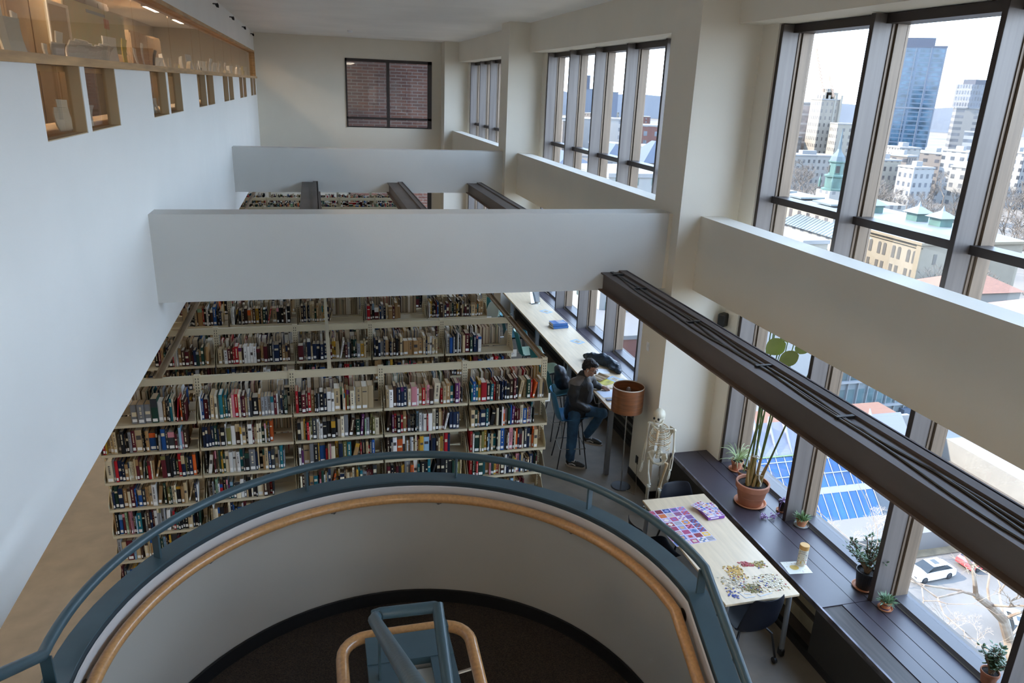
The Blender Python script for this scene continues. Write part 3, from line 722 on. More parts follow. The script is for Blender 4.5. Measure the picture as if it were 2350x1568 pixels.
# assembled puzzle sheet of patterned squares
PZC = ['a8383c','28407c','b24c64','d0a070','5868a0','8c3440','ccb8a0','c8688c','6470a4','d88838','a4446c','e0b040','486098','b8a0b8','782838','d8c8c0','8890b8','c05048','506890','e0d0c0','9060a0']
PZM = [mat('print_%s' % c, c, .45) for c in PZC]
def patch_sheet(name, x, y, z, rz, w, h, nx, ny, bordermat, parent=None, th=.003, pad=.12, rr=None, outm=None):
    m = MB(); m.x = Matrix.Translation((x,y,z)) @ Matrix.Rotation(rz,4,'Z'); q = rr or rnd
    m.box(-w/2,w/2,-h/2,h/2,0,th)
    cw, chh = w/nx, h/ny; mm = [bordermat]+PZM
    for i in range(nx):
        for j in range(ny):
            cx, cy = -w/2+cw*(i+.5), -h/2+chh*(j+.5); a, b = cw*(.5-pad/2), chh*(.5-pad/2)
            c1 = q.randrange(len(PZM)); c2 = q.randrange(len(PZM)); z1 = th+.0003
            m.cur = 1+c1; m.quad((cx-a,cy-b,z1),(cx+a,cy-b,z1),(cx+a,cy+b,z1),(cx-a,cy+b,z1))
            m.cur = 1+c2; z1 += .0003; k = q.randrange(4)
            if k == 0: m.quad((cx-a*.55,cy-b*.55,z1),(cx+a*.55,cy-b*.55,z1),(cx+a*.55,cy+b*.55,z1),(cx-a*.55,cy+b*.55,z1))
            elif k == 1:
                for s in range(3): yy = cy-b+2*b*(s+.25)/3; m.quad((cx-a,yy,z1),(cx+a,yy,z1),(cx+a,yy+b*.3,z1),(cx-a,yy+b*.3,z1))
            elif k == 2:
                for s in range(3):
                    for u in range(3):
                        if (s+u) % 2: xx, yy = cx-a+2*a*s/3, cy-b+2*b*u/3; m.quad((xx,yy,z1),(xx+a*.66,yy,z1),(xx+a*.66,yy+b*.66,z1),(xx,yy+b*.66,z1))
            else: m.quad((cx,cy-b*.8,z1),(cx+a*.8,cy,z1),(cx,cy+b*.8,z1),(cx-a*.8,cy,z1))
            m.cur = 0
    m.x = None
    return m.build(name, mm, parent, fix=False)
LIL = mat('lilac_print',(.60,.56,.72),.45)
o = patch_sheet('finished_puzzle',3.63,6.225,.7505,.06,.47,.68,5,8,LIL); tag(o,'finished jigsaw of bright patterned quilt squares lying on the birch table','jigsaw puzzle')
bx = thing('puzzle_box','lidded purple jigsaw box printed with small flags of colour','box',(4.075,6.40,.75))
MB().cbox((4.075,6.40,.768),(.20,.27,.036),rz=.05).build('box_base', mat('navy_print',(.03,.05,.20),.4), bx)
MB().cbox((4.075,6.40,.772),(.206,.276,.032),rz=.05).build('box_side', mat('purple_print',(.24,.07,.34),.4), bx)
patch_sheet('box_top',4.075,6.40,.7885,.05,.206,.276,5,8,LIL,bx,.002,.2)
m = MB(); m.cbox((4.06,6.2605,.773),(.10,.001,.012),rz=.05); m.build('box_lettering', PAPER, bx)
o = patch_sheet('puzzle_leaflet',4.03,6.45,.7925,.42,.17,.24,4,6,LIL,None,.002,.2); tag(o,'printed puzzle leaflet lying skewed on top of the purple jigsaw box','leaflet')

# loose puzzle pieces
def piece_mesh(col, nm):
    m = MB(); p = []
    for k in range(4):
        a = PI/2*k; c, s = math.cos(a), math.sin(a)
        for u, v in ((-.008,-.008),(-.0028,-.008),(-.0036,-.012 if k % 2 else -.0045),(.0036,-.012 if k % 2 else -.0045),(.0028,-.008)): p.append((u*c-v*s, u*s+v*c))
    n = len(p); m.add([(x,y,0) for x,y in p]+[(x,y,.002) for x,y in p],[tuple(range(n-1,-1,-1)),tuple(range(n,2*n))]+[(i,(i+1)%n,n+(i+1)%n,n+i) for i in range(n)])
    me_o = m.build('puzzle_piece', mat('piece_'+nm, col, .5), fix=False); return me_o
PCS = {'red':('a8343a',(3.96,5.46,.05,.035),26),'gold':('a08838',(4.09,5.43,.055,.045),40),'yellow':('c8a050',(3.79,5.36,.07,.09),60),
 'olive':('6f6428',(3.82,5.10,.07,.05),30),'white':('d8cdb4',(4.03,5.15,.12,.10),90),'blue':('2a3c8c',(3.60,5.07,.05,.07),14),'grey':('b8ad98',(3.70,5.20,.10,.10),40)}
piles = MB(); stm = []
for nm, (hx_, (px, py, sx, sy), k) in PCS.items():
    base = piece_mesh(hx_, nm)
    for i in range(k):
        while True:
            gx, gy = rnd.gauss(0,.55), rnd.gauss(0,.55)
            if abs(gx) < 1.15 and abs(gy) < 1.15: break
        o = base if i == 0 else base.copy()
        if i: COL.objects.link(o)
        o.location = (px+gx*sx, py+gy*sy, .7502+rnd.choice((0,.0022,.0044)) ); o.rotation_euler = (0,0,rnd.uniform(0,6.3))
        tag(o, {'red':'loose red jigsaw piece in the small red pile by the ledge edge','gold':'loose gold jigsaw piece in the gold pile against the ledge','yellow':'loose yellow jigsaw piece in the heap at the middle of the table',
          'olive':'loose olive jigsaw piece in the olive pile near the chair back','white':'loose pale jigsaw piece in the widest heap by the ledge','blue':'loose blue jigsaw piece sorted apart at the aisle side','grey':'loose grey white jigsaw piece face down between the piles'}[nm],'puzzle piece','loose %s jigsaw pieces' % nm)
sm = MB(); cols = [mat('piece_'+n, PCS[n][0]) for n in PCS]
for i in range(620):
    nm = rnd.choices(list(PCS), [3,6,10,6,16,1,6])[0]; px, py, sx, sy = PCS[nm][1]; ci = list(PCS).index(nm)
    if rnd.random() < .3: ci = rnd.randrange(7)
    gx, gy = max(-1.2,min(1.2,rnd.gauss(0,.7))), max(-1.2,min(1.2,rnd.gauss(0,.7)))
    sm.cur = ci; sm.cbox((px+gx*sx, py+gy*sy, .7512+rnd.choice((0,0,.002,.004))),(.015,.013,.002),rz=rnd.uniform(0,3))
tag(sm.build('puzzle_pieces', cols, fix=False),'scatter of mixed jigsaw pieces filling out the heaps on the birch table','puzzle pieces',kind='stuff')
# partial frame edges laid out
m = MB(); LG = mat('piece_edge',(.50,.50,.52),.5)
for a, b in (((3.66,5.07),(3.68,4.99)),((3.68,4.99),(3.78,4.995)),((3.83,4.985),(3.97,5.01)),((3.83,4.985),(3.82,5.02)),((3.70,5.05),(3.76,5.03))):
    d = Vector((b[0]-a[0],b[1]-a[1])); m.cbox(((a[0]+b[0])/2,(a[1]+b[1])/2,.7512),(d.length,.011,.002),rz=math.atan2(d.y,d.x))
tag(m.build('puzzle_edge', LG),'started strip of joined puzzle edge pieces near the chair back','jigsaw puzzle')

# cylinder puzzle tube and its leaflet on the ledge
SHT = mat('sheet_print',(.74,.72,.62),.6)
def pic_marks(m, rr, n, fn, c0=1):
    for i in range(n):
        m.cur = rr.choice((2,2,3,4,5,1)); fn(rr)
lf = MB(); rr = random.Random(3); lf.x = Matrix.Translation((4.535,5.43,.6530)) @ Matrix.Rotation(-.12,4,'Z'); lf.box(-.125,.125,-.10,.10,0,.0012)
PM = [SHT, mat('pear_yellow',(.62,.42,.10),.6), mat('poppy_red',(.55,.08,.07),.6), mat('leaf_print',(.14,.22,.13),.6), mat('navy_mark',(.05,.06,.2),.6), mat('ochre_mark',(.5,.32,.14),.6)]
lf.cur = 1; pp = [(-.03+.055*math.cos(a)*(1 if math.cos(a) > 0 else .7),-.0+.04*math.sin(a),.0018) for a in [2*PI*i/16 for i in range(16)]]; lf.add(pp,[tuple(range(16))])
for i in range(26):
    u, v = rr.uniform(-.11,.11), rr.uniform(-.09,.09)
    if abs(u+.03) < .06 and abs(v) < .045: continue
    lf.cur = rr.choice((2,3,4,5,2)); a = rr.uniform(0,3); s = rr.uniform(.004,.010); c, q = math.cos(a)*s, math.sin(a)*s*.5
    lf.add([(u-c,v-q,.0018),(u+q,v-c*.4,.0018),(u+c,v+q,.0018),(u-q,v+c*.4,.0018)],[(0,1,2,3)])
lf.x = None
tag(lf.build('printed_leaflet', PM, fix=False),'cream leaflet with yellow pear and flower prints flat on the ledge','leaflet')
tb = thing('puzzle_tube','tall cream cardboard tube with pear print and tan lid on the leaflet','cardboard tube',(4.62,5.47,.6545))
tc2 = (4.62,5.47,.6545)
m = MB(); m.lathe([(.046,0),(.046,.185)],28,tc2); 
m.build('tube_body', SHT, tb, smooth=True)
m = MB(); m.lathe([(.0475,.185),(.0475,.228),(.044,.231)],28,tc2); m.build('lid', mat('tan_lid',(.62,.36,.12),.55), tb, smooth=True)
def wrap(m, a, z, w, h, ang=0):
    P_ = []
    for u, v in ((-1,-.4),(0,-1),(1,-.4),(1,.4),(0,1),(-1,.4)):
        aa = a+u*w/.0465; P_.append((tc2[0]+.0466*math.cos(aa), tc2[1]+.0466*math.sin(aa), tc2[2]+z+v*h))
    m.add(P_,[tuple(range(6))])
m = MB()
cen = math.atan2(-5.47,-4.62)
m.cur = 1; 
P_ = []
for i in range(14): t = 2*PI*i/14; aa = cen+.2+math.cos(t)*(.024 if math.sin(t) < .3 else .018)/.0465; P_.append((tc2[0]+.0467*math.cos(aa), tc2[1]+.0467*math.sin(aa), tc2[2]+.048+.032*math.sin(t)))
m.add(P_,[tuple(range(14))])
for i in range(60):
    a = rr.uniform(0,2*PI); z = rr.uniform(.01,.175)
    if abs(((a-cen-.2+PI)%(2*PI))-PI) < .6 and z < .09: continue
    if abs(((a-cen+PI)%(2*PI))-PI) < .6 and z > .12: continue
    m.cur = rr.choice((2,3,4,5,2,3)); wrap(m,a,z,rr.uniform(.003,.006),rr.uniform(.004,.008))
m.cur = 4
for k, z in enumerate((.170,.148)):
    for j in range(9): wrap(m,cen-.42+.1*j,z,.0016,.0035)
m.build('tube_print', PM, tb, fix=False)

# ================================================================ floor lamp
lp = thing('floor_lamp','slim floor lamp with wood veneer drum shade beside the column','lamp',(3.885,8.36,0))
m = MB(); m.lathe([(.13,0),(.135,.006),(.13,.014),(.02,.022)],28,(3.885,8.36,0)); m.build('base', BLACK, lp, smooth=True)
m = MB(); m.tube([(3.885,8.36,.02),(3.870,8.36,1.36)],.0085,10); m.build('pole', CHROME, lp, smooth=True)
VEN = mat('veneer',(.24,.085,.03),.4,nscale=4,namt=.4,stretch=(1,1,9),coat=.2)
sh = MB(); n_ = 40; c0 = (3.865,8.36)
for r, z in ((.208,1.155),(.208,1.495),(.204,1.495),(.204,1.155)): pass
sh.lathe([(.208,1.155),(.208,1.497),(.204,1.497),(.204,1.155),(.208,1.155)],n_,(c0[0],c0[1],0),False,False)
shade_o = sh.build('lamp_shade', VEN, lp, smooth=True)
m = MB(); m.lathe([(.2095,1.487),(.2095,1.499),(.2025,1.499),(.2025,1.487),(.2095,1.487)],n_,(c0[0],c0[1],0),False,False); m.build('shade_trim', mat('trim_white',(.7,.64,.56),.6), shade_o, smooth=True)
m = MB()
for k in range(3): a = 2*PI*k/3; m.tube([(c0[0],c0[1],1.36),(c0[0]+.204*math.cos(a),c0[1]+.204*math.sin(a),1.40)],.003,6)
m.build('spider', CHROME, shade_o)
m = MB(); m.lathe([(.018,1.34),(.018,1.38),(.03,1.42),(.032,1.45),(.018,1.475),(.001,1.48)],14,(c0[0],c0[1],0)); m.build('bulb', mat('bulb_glass',(.16,.11,.09),.3), shade_o, smooth=True)
tag(MB().tube([(3.90,8.25,.01),(3.98,8.10,.008),(4.08,8.28,.01),(4.12,8.40,.12),(4.135,8.45,.30)],.004,6).build('lamp_cord', mat('cord_beige',(.3,.27,.22),.6), smooth=True),'thin pale cord running from the lamp base to the wall socket','cord')
m = MB(); m.rbox((4.140,8.47,.33),(.012,.07,.115),.003); tag(m.build('power_outlet', BLACK),'black power socket low on the column face','power outlet')
m = MB(); m.rbox((4.139,8.484,1.99),(.014,.07,.115),.004); m.rbox((4.130,8.478,2.0),(.012,.02,.035),.003); tag(m.build('light_switch', PAPER),'white light switch on the column face under the steel beam','light switch')
m = MB(); m.rbox((4.86,7.93,2.50),(.13,.10,.17),.02,rz=.5); tag(m.build('loudspeaker', BLACK),'small black loudspeaker in the window corner behind the steel beam','loudspeaker')

# ================================================================ things on the bar table
def laid_book(name, label, x, y, z, rz, w, d, h, cover, cat='book', grp=None):
    t = thing(name, label, cat, (x,y,z), grp)
    m = MB(); m.cbox((x,y,z+.0015),(w,d,.003),rz=rz); m.cbox((x,y,z+h-.0015),(w,d,.003),rz=rz)
    c, s = math.cos(rz), math.sin(rz); m.cbox((x-s*(-d/2+.0015)*1,y+c*(-d/2+.0015),z+h/2),(w,.003,h),rz=rz); m.build('cover', cover, t)
    m = MB(); m.cbox((x-s*.004,y+c*.004,z+h/2),(w-.012,d-.012,h-.007),rz=rz); m.build('pages', mat('page_block',(.68,.64,.56),.8), t)
    return t
BKB = mat('cover_blue',(.02,.10,.30),.35); BKC = mat('cover_cyan',(.10,.32,.45),.35)
laid_book('textbook','lower thick blue textbook of the pair stacked on the long table',4.20,12.36,1.031,.12,.30,.22,.045,BKB,grp='stacked blue textbooks')
t = laid_book('textbook','upper thick blue textbook with pale cover art, topmost of the stacked pair',4.195,12.37,1.0765,.08,.29,.22,.045,BKB,grp='stacked blue textbooks')
m = MB(); m.cbox((4.24,12.385,1.1222),(.14,.19,.0006),rz=.08); m.build('cover_art', mat('cover_art',(.45,.30,.32),.4,nscale=14,col2='5a9ab8'), t)
for i, (x, y, lb) in enumerate(((4.27,11.50,'small framed blue notice taped flat on the long table nearer the man'),(4.26,13.35,'small framed blue notice taped flat on the long table beyond the textbooks'),(4.25,9.72,'blue printed notice on the long table beside the yellow paper'))):
    t = thing('table_notice', lb, 'notice', (x,y,TZ), 'blue notices taped to the long table')
    MB().cbox((x,y,TZ+.0012),(.17,.22,.001),rz=.5).build('card', mat('notice_blue',(.30,.42,.56),.5), t)
    m = MB(); m.cbox((x,y,TZ+.002),(.10,.13,.001),rz=.5); m.build('picture', mat('notice_tan',(.62,.50,.28),.5), t)
    m = MB()
    for k in range(3): m.cbox((x-.02+.02*k,y-.02+.02*k,TZ+.0027),(.012,.08,.0006),rz=.5)
    m.build('print', mat('ink_dark',(.12,.12,.2),.6), t)
sg = thing('acrylic_sign','clear acrylic sign stand at the far end of the long table','sign',(4.22,14.0,TZ))
m = MB(); m.cbox((4.22,14.0,TZ+.12),(.22,.004,.24),rz=.3,rx=-.25); m.build('panel', glassmat('acrylic',(.85,.88,.9),.3), sg)
m = MB(); m.cbox((4.20,13.94,TZ+.003),(.22,.12,.004),rz=.3); m.build('foot', MATS['acrylic'], sg)
m = MB(); m.cbox((4.222,14.006,TZ+.12),(.18,.001,.20),rz=.3,rx=-.25); m.build('insert', PAPER, sg)
# papers round the man
def sheet(name, label, x, y, rz, w, d, m_, z=TZ+.0006, cat='paper', curl=.0):
    m = MB(); m.x = Matrix.Translation((x,y,z)) @ Matrix.Rotation(rz,4,'Z'); k = 6; vs = []
    for i in range(k+1):
        for j in range(2): u = -w/2+w*i/k; vs.append((u,(-d/2,d/2)[j],curl*abs(math.sin(i*1.7+j))*(1 if i in (0,k) else .5)))
    m.add(vs,[(i*2,i*2+2,i*2+3,i*2+1) for i in range(k)]); o = m.build(name, m_); s = o.modifiers.new('s','SOLIDIFY'); s.thickness = .0008
    return tag(o, label, cat)
YEL = mat('yellow_paper',(.68,.58,.08),.6,nscale=9,col2='7c7438'); BAG = mat('brown_paper_bag',(.34,.25,.15),.7,nscale=7,col2='8a6a44')
sheet('yellow_folder','yellow printed sheet under the brown paper bag',4.13,9.66,.35,.34,.22,YEL,TZ+.001,'paper')
sheet('yellow_folder','yellow sheet sticking out by the man\'s chest',3.93,9.76,.2,.18,.16,mat('yellow_paper_b',(.62,.50,.10),.6),TZ+.0008,'paper')
o = sheet('paper_bag','crumpled brown paper bag on the yellow sheets',4.04,9.80,.6,.24,.20,BAG,TZ+.006,'paper bag',.03)
sheet('open_notebook','white lined notebook page under the writing hand',3.96,9.20,.05,.30,.26,mat('notebook_page',(.62,.68,.80),.6),TZ+.0035,'notebook')
sheet('loose_sheets','white loose sheets behind the yellow papers',4.12,10.08,-.2,.34,.20,PAPER,TZ+.0015,'papers',.005)
sheet('loose_sheets','white sheet at the near corner of the long table under the lamp shade',3.93,8.82,.2,.21,.15,PAPER,TZ+.0008,'paper')
sheet('printed_map','pale blue printed leaflet by the jacket at the window side',4.33,9.62,.5,.22,.16,mat('map_blue',(.42,.52,.6),.6,nscale=9,col2='b49a64'),TZ+.0012,'leaflet')
ph = MB(); ph.rbox((3.90,8.98,TZ+.006),(.15,.075,.009),.003,rz=-.05); tag(ph.build('phone', mat('phone_dark',(.03,.05,.12),.25)),'dark phone lying beside the notebook','phone')
pn = MB(); pn.tube([(3.98,9.42,TZ+.006),(4.10,9.36,TZ+.006)],.004,8); tag(pn.build('green_pen', mat('pen_green',(.06,.25,.10),.4)),'green pen lying above the notebook page','pen')
ea = MB(); ea.tube([(3.74,9.30,TZ+.004),(3.72,9.10,TZ-.10),(3.74,9.02,TZ-.06),(3.80,8.98,TZ+.004)],.0025,6); tag(ea.build('earphone_cable', PAPER),'white earphone cable drooping off the table edge','cable')
# draped jacket (folded heap)
def blob(name, mat_, parts, voxel=.012, parent=None, smooth_it=4, noise=0):
    """parts: ('s', centre, radii(3) [, rz]) or ('t', pts, radii); fused into one surface"""
    m = MB()
    for p in parts:
        if p[0] == 's':
            m.x = Matrix.Translation(p[1]) @ (p[3] if len(p) > 3 else Matrix.Identity(4)) @ Matrix.Diagonal((*p[2],1)); m.sphere((0,0,0),1,16,10); m.x = None
        else:
            pts, rr_ = p[1], p[2]; sc2 = p[3] if len(p) > 3 else None
            m.tube(pts, rr_, 14)
            for a, r in zip(pts, rr_): m.sphere(a, r*.995, 12, 8)
    o = m.build(name, mat_, parent, smooth=False)
    r = o.modifiers.new('r','REMESH'); r.mode = 'VOXEL'; r.voxel_size = voxel; r.use_smooth_shade = True
    s = o.modifiers.new('s','SMOOTH'); s.iterations = smooth_it; s.factor = .6
    if noise:
        tx = bpy.data.textures.new('folds','CLOUDS'); tx.noise_scale = noise[1]; d = o.modifiers.new('d','DISPLACE'); d.texture = tx; d.strength = noise[0]; d.texture_coords = 'GLOBAL'
    return o
JK = mat('jacket_navy',(.012,.022,.035),.45,nscale=5,namt=.4)
o = blob('folded_jacket', JK, [('t',[(4.10,10.62,1.095),(4.22,10.45,1.10),(4.36,10.28,1.10),(4.42,10.10,1.085),(4.40,9.93,1.075)],[.05,.085,.09,.075,.05]),
    ('s',(4.22,10.55,1.09),(.12,.14,.06)),('t',[(4.12,10.55,1.12),(4.30,10.36,1.16),(4.42,10.18,1.12)],[.05,.06,.05]),('s',(4.38,10.08,1.085),(.09,.14,.045))], .012, None, 3, (.035,.07))
tag(o,'dark navy padded jacket heaped on the long table by the window','jacket')
bp = blob('backpack', mat('backpack_black',(.014,.014,.02),.5,nscale=6,namt=.4),[('s',(3.52,10.10,.95),(.10,.17,.19)),('s',(3.56,10.10,.88),(.13,.17,.11)),('s',(3.47,10.10,1.08),(.06,.12,.08))],.014,None,4,(.02,.06))
tag(bp,'black backpack sitting on the dark teal bar stool beside the man','backpack')

# ================================================================ the man at the long table
SKIN = mat('skin',(.42,.23,.155),.5,nscale=8,namt=.12); HAIR = mat('hair',(.012,.008,.007),.55,bump=.5,bscale=120)
JACK = mat('jacket_charcoal',(.012,.012,.014),.6,nscale=9,namt=.3,bump=.3,bscale=25); YOKE = mat('jacket_taupe',(.15,.13,.118),.75,nscale=14,namt=.2)
DENIM = mat('denim',(.03,.085,.16),.8,nscale=7,namt=.45,bump=.2,bscale=120); SHOE = mat('shoe_black',(.02,.02,.02),.5); SOLE = mat('shoe_sole',(.36,.31,.26),.7)
V = Vector
hipR, kneeR, ankR = V((3.385,9.04,.83)), V((3.375,9.04,.47)), V((3.372,9.055,.10))
hipL, kneeL, ankL = V((3.47,9.17,.83)), V((3.78,8.975,.835)), V((3.645,9.15,.43))
pel, belly, chest, neck = V((3.42,9.12,.86)), V((3.44,9.11,1.0)), V((3.50,9.13,1.18)), V((3.535,9.15,1.33))
shR, elR, wrR = V((3.375,9.045,1.26)), V((3.345,8.99,1.03)), V((3.50,8.95,.93))
shL, elL, wrL = V((3.655,9.30,1.27)), V((3.80,9.42,1.10)), V((3.895,9.37,1.065))
head = V((3.605,9.125,1.475)); fd = V((.66,-.60,-.42)).normalized()      # gaze
sd_ = V((-.67,-.74,0)).normalized(); upv = sd_.cross(fd).normalized(); sd_ = fd.cross(upv).normalized()
HM = Matrix((( sd_.x, fd.x, upv.x, head.x),(sd_.y, fd.y, upv.y, head.y),(sd_.z, fd.z, upv.z, head.z),(0,0,0,1)))
def HP(a,b,c): return HM @ V((a,b,c))
R3 = HM.to_3x3().to_4x4()
body = [('t',[pel,belly,chest,neck],[.13,.125,.135,.06]),('t',[hipR,kneeR,ankR],[.085,.058,.04]),('t',[hipL,kneeL,ankL],[.085,.06,.04]),
 ('t',[neck-V((.03,-.03,.04)),neck+V((.02,-.01,.05)),HP(0,-.02,-.05)],[.065,.057,.056]),('t',[shR,elR,wrR],[.055,.042,.03]),('t',[shL,elL,wrL],[.055,.042,.027]),('t',[shR,chest+V((0,0,.06)),shL],[.06,.09,.06]),
 ('s',HP(0,-.012,.025),(.076,.098,.098),R3),('s',HP(0,.035,-.045),(.055,.058,.062),R3),('s',HP(0,.06,-.075),(.028,.03,.028),R3),
 ('t',[HP(0,.088,.018),HP(0,.106,-.022)],[.010,.015]),('s',HP(.078,-.005,-.012),(.012,.024,.032),R3),('s',HP(-.078,-.005,-.012),(.012,.024,.032),R3),
 ('t',[HP(-.02,.086,-.062),HP(.02,.086,-.062)],[.008,.008]),('s',HP(.04,.062,-.02),(.025,.02,.02),R3),('s',HP(-.04,.062,-.02),(.025,.02,.02),R3),('t',[HP(-.05,.078,.03),HP(.05,.078,.03)],[.012,.012])]
# the writing hand: palm, five fingers bent round the pen
hd = V((.80,-.45,-.12)).normalized(); hs = hd.cross(V((0,0,1))).normalized(); hu = hs.cross(hd)
def H(a,b,c): return wrL+hd*a+hs*b+hu*c
body += [('t',[H(0,0,0),H(.04,0,.004),H(.08,0,.004)],[.024,.03,.027]),('s',H(.055,.012,.0),(.035,.035,.016))]
for i, (b, l) in enumerate(((.028,.034),(.010,.038),(-.009,.036),(-.026,.028))):
    body.append(('t',[H(.085,b,.008),H(.085+l*.8,b*.85,.012),H(.09+l*1.15,b*.6,-.012),H(.085+l*.95,b*.5,-.030)],[.0095,.009,.008,.007]))
body.append(('t',[H(.035,.03,0),H(.07,.048,-.006),H(.105,.034,-.018)],[.011,.010,.008]))
man = blob('person', SKIN, body, .0075, None, 3)
tag(man,'seated man in dark jacket and jeans writing at the long table, one foot down','person')
j = blob('jacket', JACK, [('t',[pel-V((0,0,.05)),belly,chest,neck-V((.01,0,.03))],[.165,.162,.165,.085]),('t',[shR,(shR+elR)/2+V((-.03,-.02,0)),elR,wrR],[.082,.082,.07,.058]),('s',wrR+V((.03,.02,-.01)),(.07,.06,.06)),
 ('t',[shL,(shL+elL)/2,elL,wrL-hd*.02],[.082,.078,.065,.045]),('t',[shR,chest+V((-.0,0,.075)),shL],[.082,.12,.082]),('t',[neck+V((-.03,.02,-.01)),neck+V((-.01,.01,.035))],[.078,.072])],.012,man,4,(.022,.09))
MB_y = blob('jacket_yoke', YOKE, [('t',[shR+V((0,0,.012)),chest+V((-.005,.0,.105)),shL+V((0,0,.012))],[.081,.098,.081]),('t',[chest+V((-.06,.06,.02)),chest+V((.02,.0,.05))],[.12,.13])],.012,j,4,(.012,.09))
fr_ = blob('jacket_front', mat('jacket_slate',(.085,.10,.13),.7), [('t',[chest+V((.055,-.055,.03)),chest+V((.045,-.045,-.13))],[.098,.11])],.012,j,4,(.01,.09))
blob('jeans', DENIM, [('t',[pel-V((.0,0,.04)),hipR,(hipR+kneeR)/2,kneeR,ankR+V((0,0,.03))],[.135,.105,.088,.078,.068]),('t',[pel-V((0,0,.03)),hipL,(hipL+kneeL)/2,kneeL,(kneeL+ankL)/2,ankL],[.13,.105,.092,.082,.072,.060])],.012,man,4,(.018,.07))
hair = blob('hair', HAIR, [('s',HP(0,-.03,.045),(.083,.098,.088),R3),('s',HP(0,-.055,.0),(.078,.07,.08),R3),('s',HP(0,.045,.085),(.062,.045,.035),R3),('s',HP(.066,-.015,.015),(.018,.03,.04),R3),('s',HP(-.066,-.015,.015),(.018,.03,.04),R3)],.007,man,2,(.02,.02))
m = MB()
for s in (-1,1):
    c = [HP(s*.034+.022*math.cos(a),.104,.006+.016*math.sin(a)) for a in [2*PI*i/14 for i in range(14)]]; m.tube(c,.0018,6,closed=True); m.tube([HP(s*.056,.102,.01),HP(s*.079,.0,.01)],.0018,6)
m.tube([HP(-.012,.106,.008),HP(.012,.106,.008)],.0018,6); m.build('glasses', BLACK, man)
m = MB()
for s in (-1,1): m.sphere(HP(s*.031,.078,.004),.011,10,8)
m.build('eyes', mat('eye_white',(.5,.48,.46),.3), man, smooth=True)
m = MB()
for s in (-1,1): m.tube([HP(s*.015,.098,.028),HP(s*.05,.088,.03)],[.005,.004],6)
m.build('eyebrows', HAIR, man)
for s in (-1,1):
    m = MB(); m.sphere(HP(s*.088,.008,-.01),.008,10,8); m.tube([HP(s*.088,.008,-.01),HP(s*.087,.015,-.035)],.003,6); m.build('earphone', PAPER, man, smooth=True)
pnm = MB(); pnm.tube([H(.125,.012,-.035),H(.075,.03,.06)],.0038,8); tag(pnm.build('pen', CHROME, smooth=True),'silver pen held in the man\'s writing hand','pen')
def shoe(a, dr, nm):
    dr = V(dr).normalized(); s = V((dr.y,-dr.x,0)).normalized(); R = Matrix(((dr.x,s.x,0,0),(dr.y,s.y,0,0),(dr.z,0,1,0),(0,0,0,1)))
    o = blob('shoe', SHOE, [('s',a+dr*.10+V((0,0,-.045)),(.115,.047,.042),R),('s',a+V((0,0,-.03)),(.06,.045,.055),R),('s',a+dr*.17+V((0,0,-.052)),(.06,.045,.03),R)],.008,man,3)
    m = MB(); k = []
    for i in range(20):
        t = 2*PI*i/20; q = a+dr*(.085+.15*math.cos(t))+s*(.05*math.sin(t)*(1+.1*math.cos(t))); k.append(q)
    vs = [(p.x,p.y,p.z-.098) for p in k]+[(p.x,p.y,p.z-.07) for p in k]; m.add(vs,[tuple(range(19,-1,-1)),tuple(range(20,40))]+[(i,(i+1)%20,20+(i+1)%20,20+i) for i in range(20)]); m.build('shoe_sole', SOLE, o)
    m = MB()
    for i in range(5):
        c = a+dr*(.045+.026*i)+V((0,0,.012-.010*i)); m.tube([c-s*.032-V((0,0,.012)),c+V((0,0,.002)),c+s*.032-V((0,0,.012))],.0042,6)
    m.tube([a+dr*.05+V((0,0,.02)),a+dr*.03+s*.04+V((0,0,.0)),a+dr*.08+s*.045],.003,6); m.build('shoelace', PAPER, o)
    m = MB(); 
    for sg in (-1,1): m.tube([a+dr*.00+s*sg*.046+V((0,0,-.05)),a+dr*.05+s*sg*.05+V((0,0,-.035)),a+dr*.10+s*sg*.05+V((0,0,-.05))],.006,6)
    m.build('shoe_stripe', PAPER, o)
shoe(V((3.372,9.055,.10)),(.78,-.55,0),'floor'); shoe(V((3.645,9.15,.40)),(.80,-.35,-.1),'ring')

# ================================================================ teaching skeleton
BONE = mat('bone',(.66,.60,.47),.5,nscale=6,namt=.14); BONEW = mat('bone_cream',(.60,.43,.25),.5,nscale=8,namt=.2)
sk_ = thing('anatomical_skeleton','life size plastic teaching skeleton standing against the column beside the ledge','skeleton',(4.0,7.60,0))
f_ = V((-.74,-.67,0)); r_ = V((-.67,.74,0)); z_ = V((0,0,1)); o_ = V((4.0,7.60,0))
def B(r, f, z): return o_+r_*r+f_*f+z_*z
def Rb(): return Matrix(((r_.x,f_.x,0,0),(r_.y,f_.y,0,0),(0,0,1,0),(0,0,0,1)))
sc_c = B(.02,.06,1.43)
skull = o = blob('skull', BONE, [('s',sc_c,(.074,.090,.078),Rb()),('s',sc_c+f_*.05-z_*.045,(.052,.045,.05),Rb()),('s',sc_c+f_*.01-z_*.03,(.066,.07,.05),Rb()),('t',[sc_c+f_*.05+r_*.045-z_*.04,sc_c+f_*.0+r_*.07-z_*.04],[.008,.008]),('t',[sc_c+f_*.05-r_*.045-z_*.04,sc_c+f_*.0-r_*.07-z_*.04],[.008,.008])],.006,sk_,2)
m = MB()
for s in (-1,1): m.sphere(sc_c+f_*.083+r_*s*.028-z_*.028,.016,10,8)
m.sphere(sc_c+f_*.09-z_*.055,.009,8,6); m.build('eye_socket', DARK, skull, smooth=True)
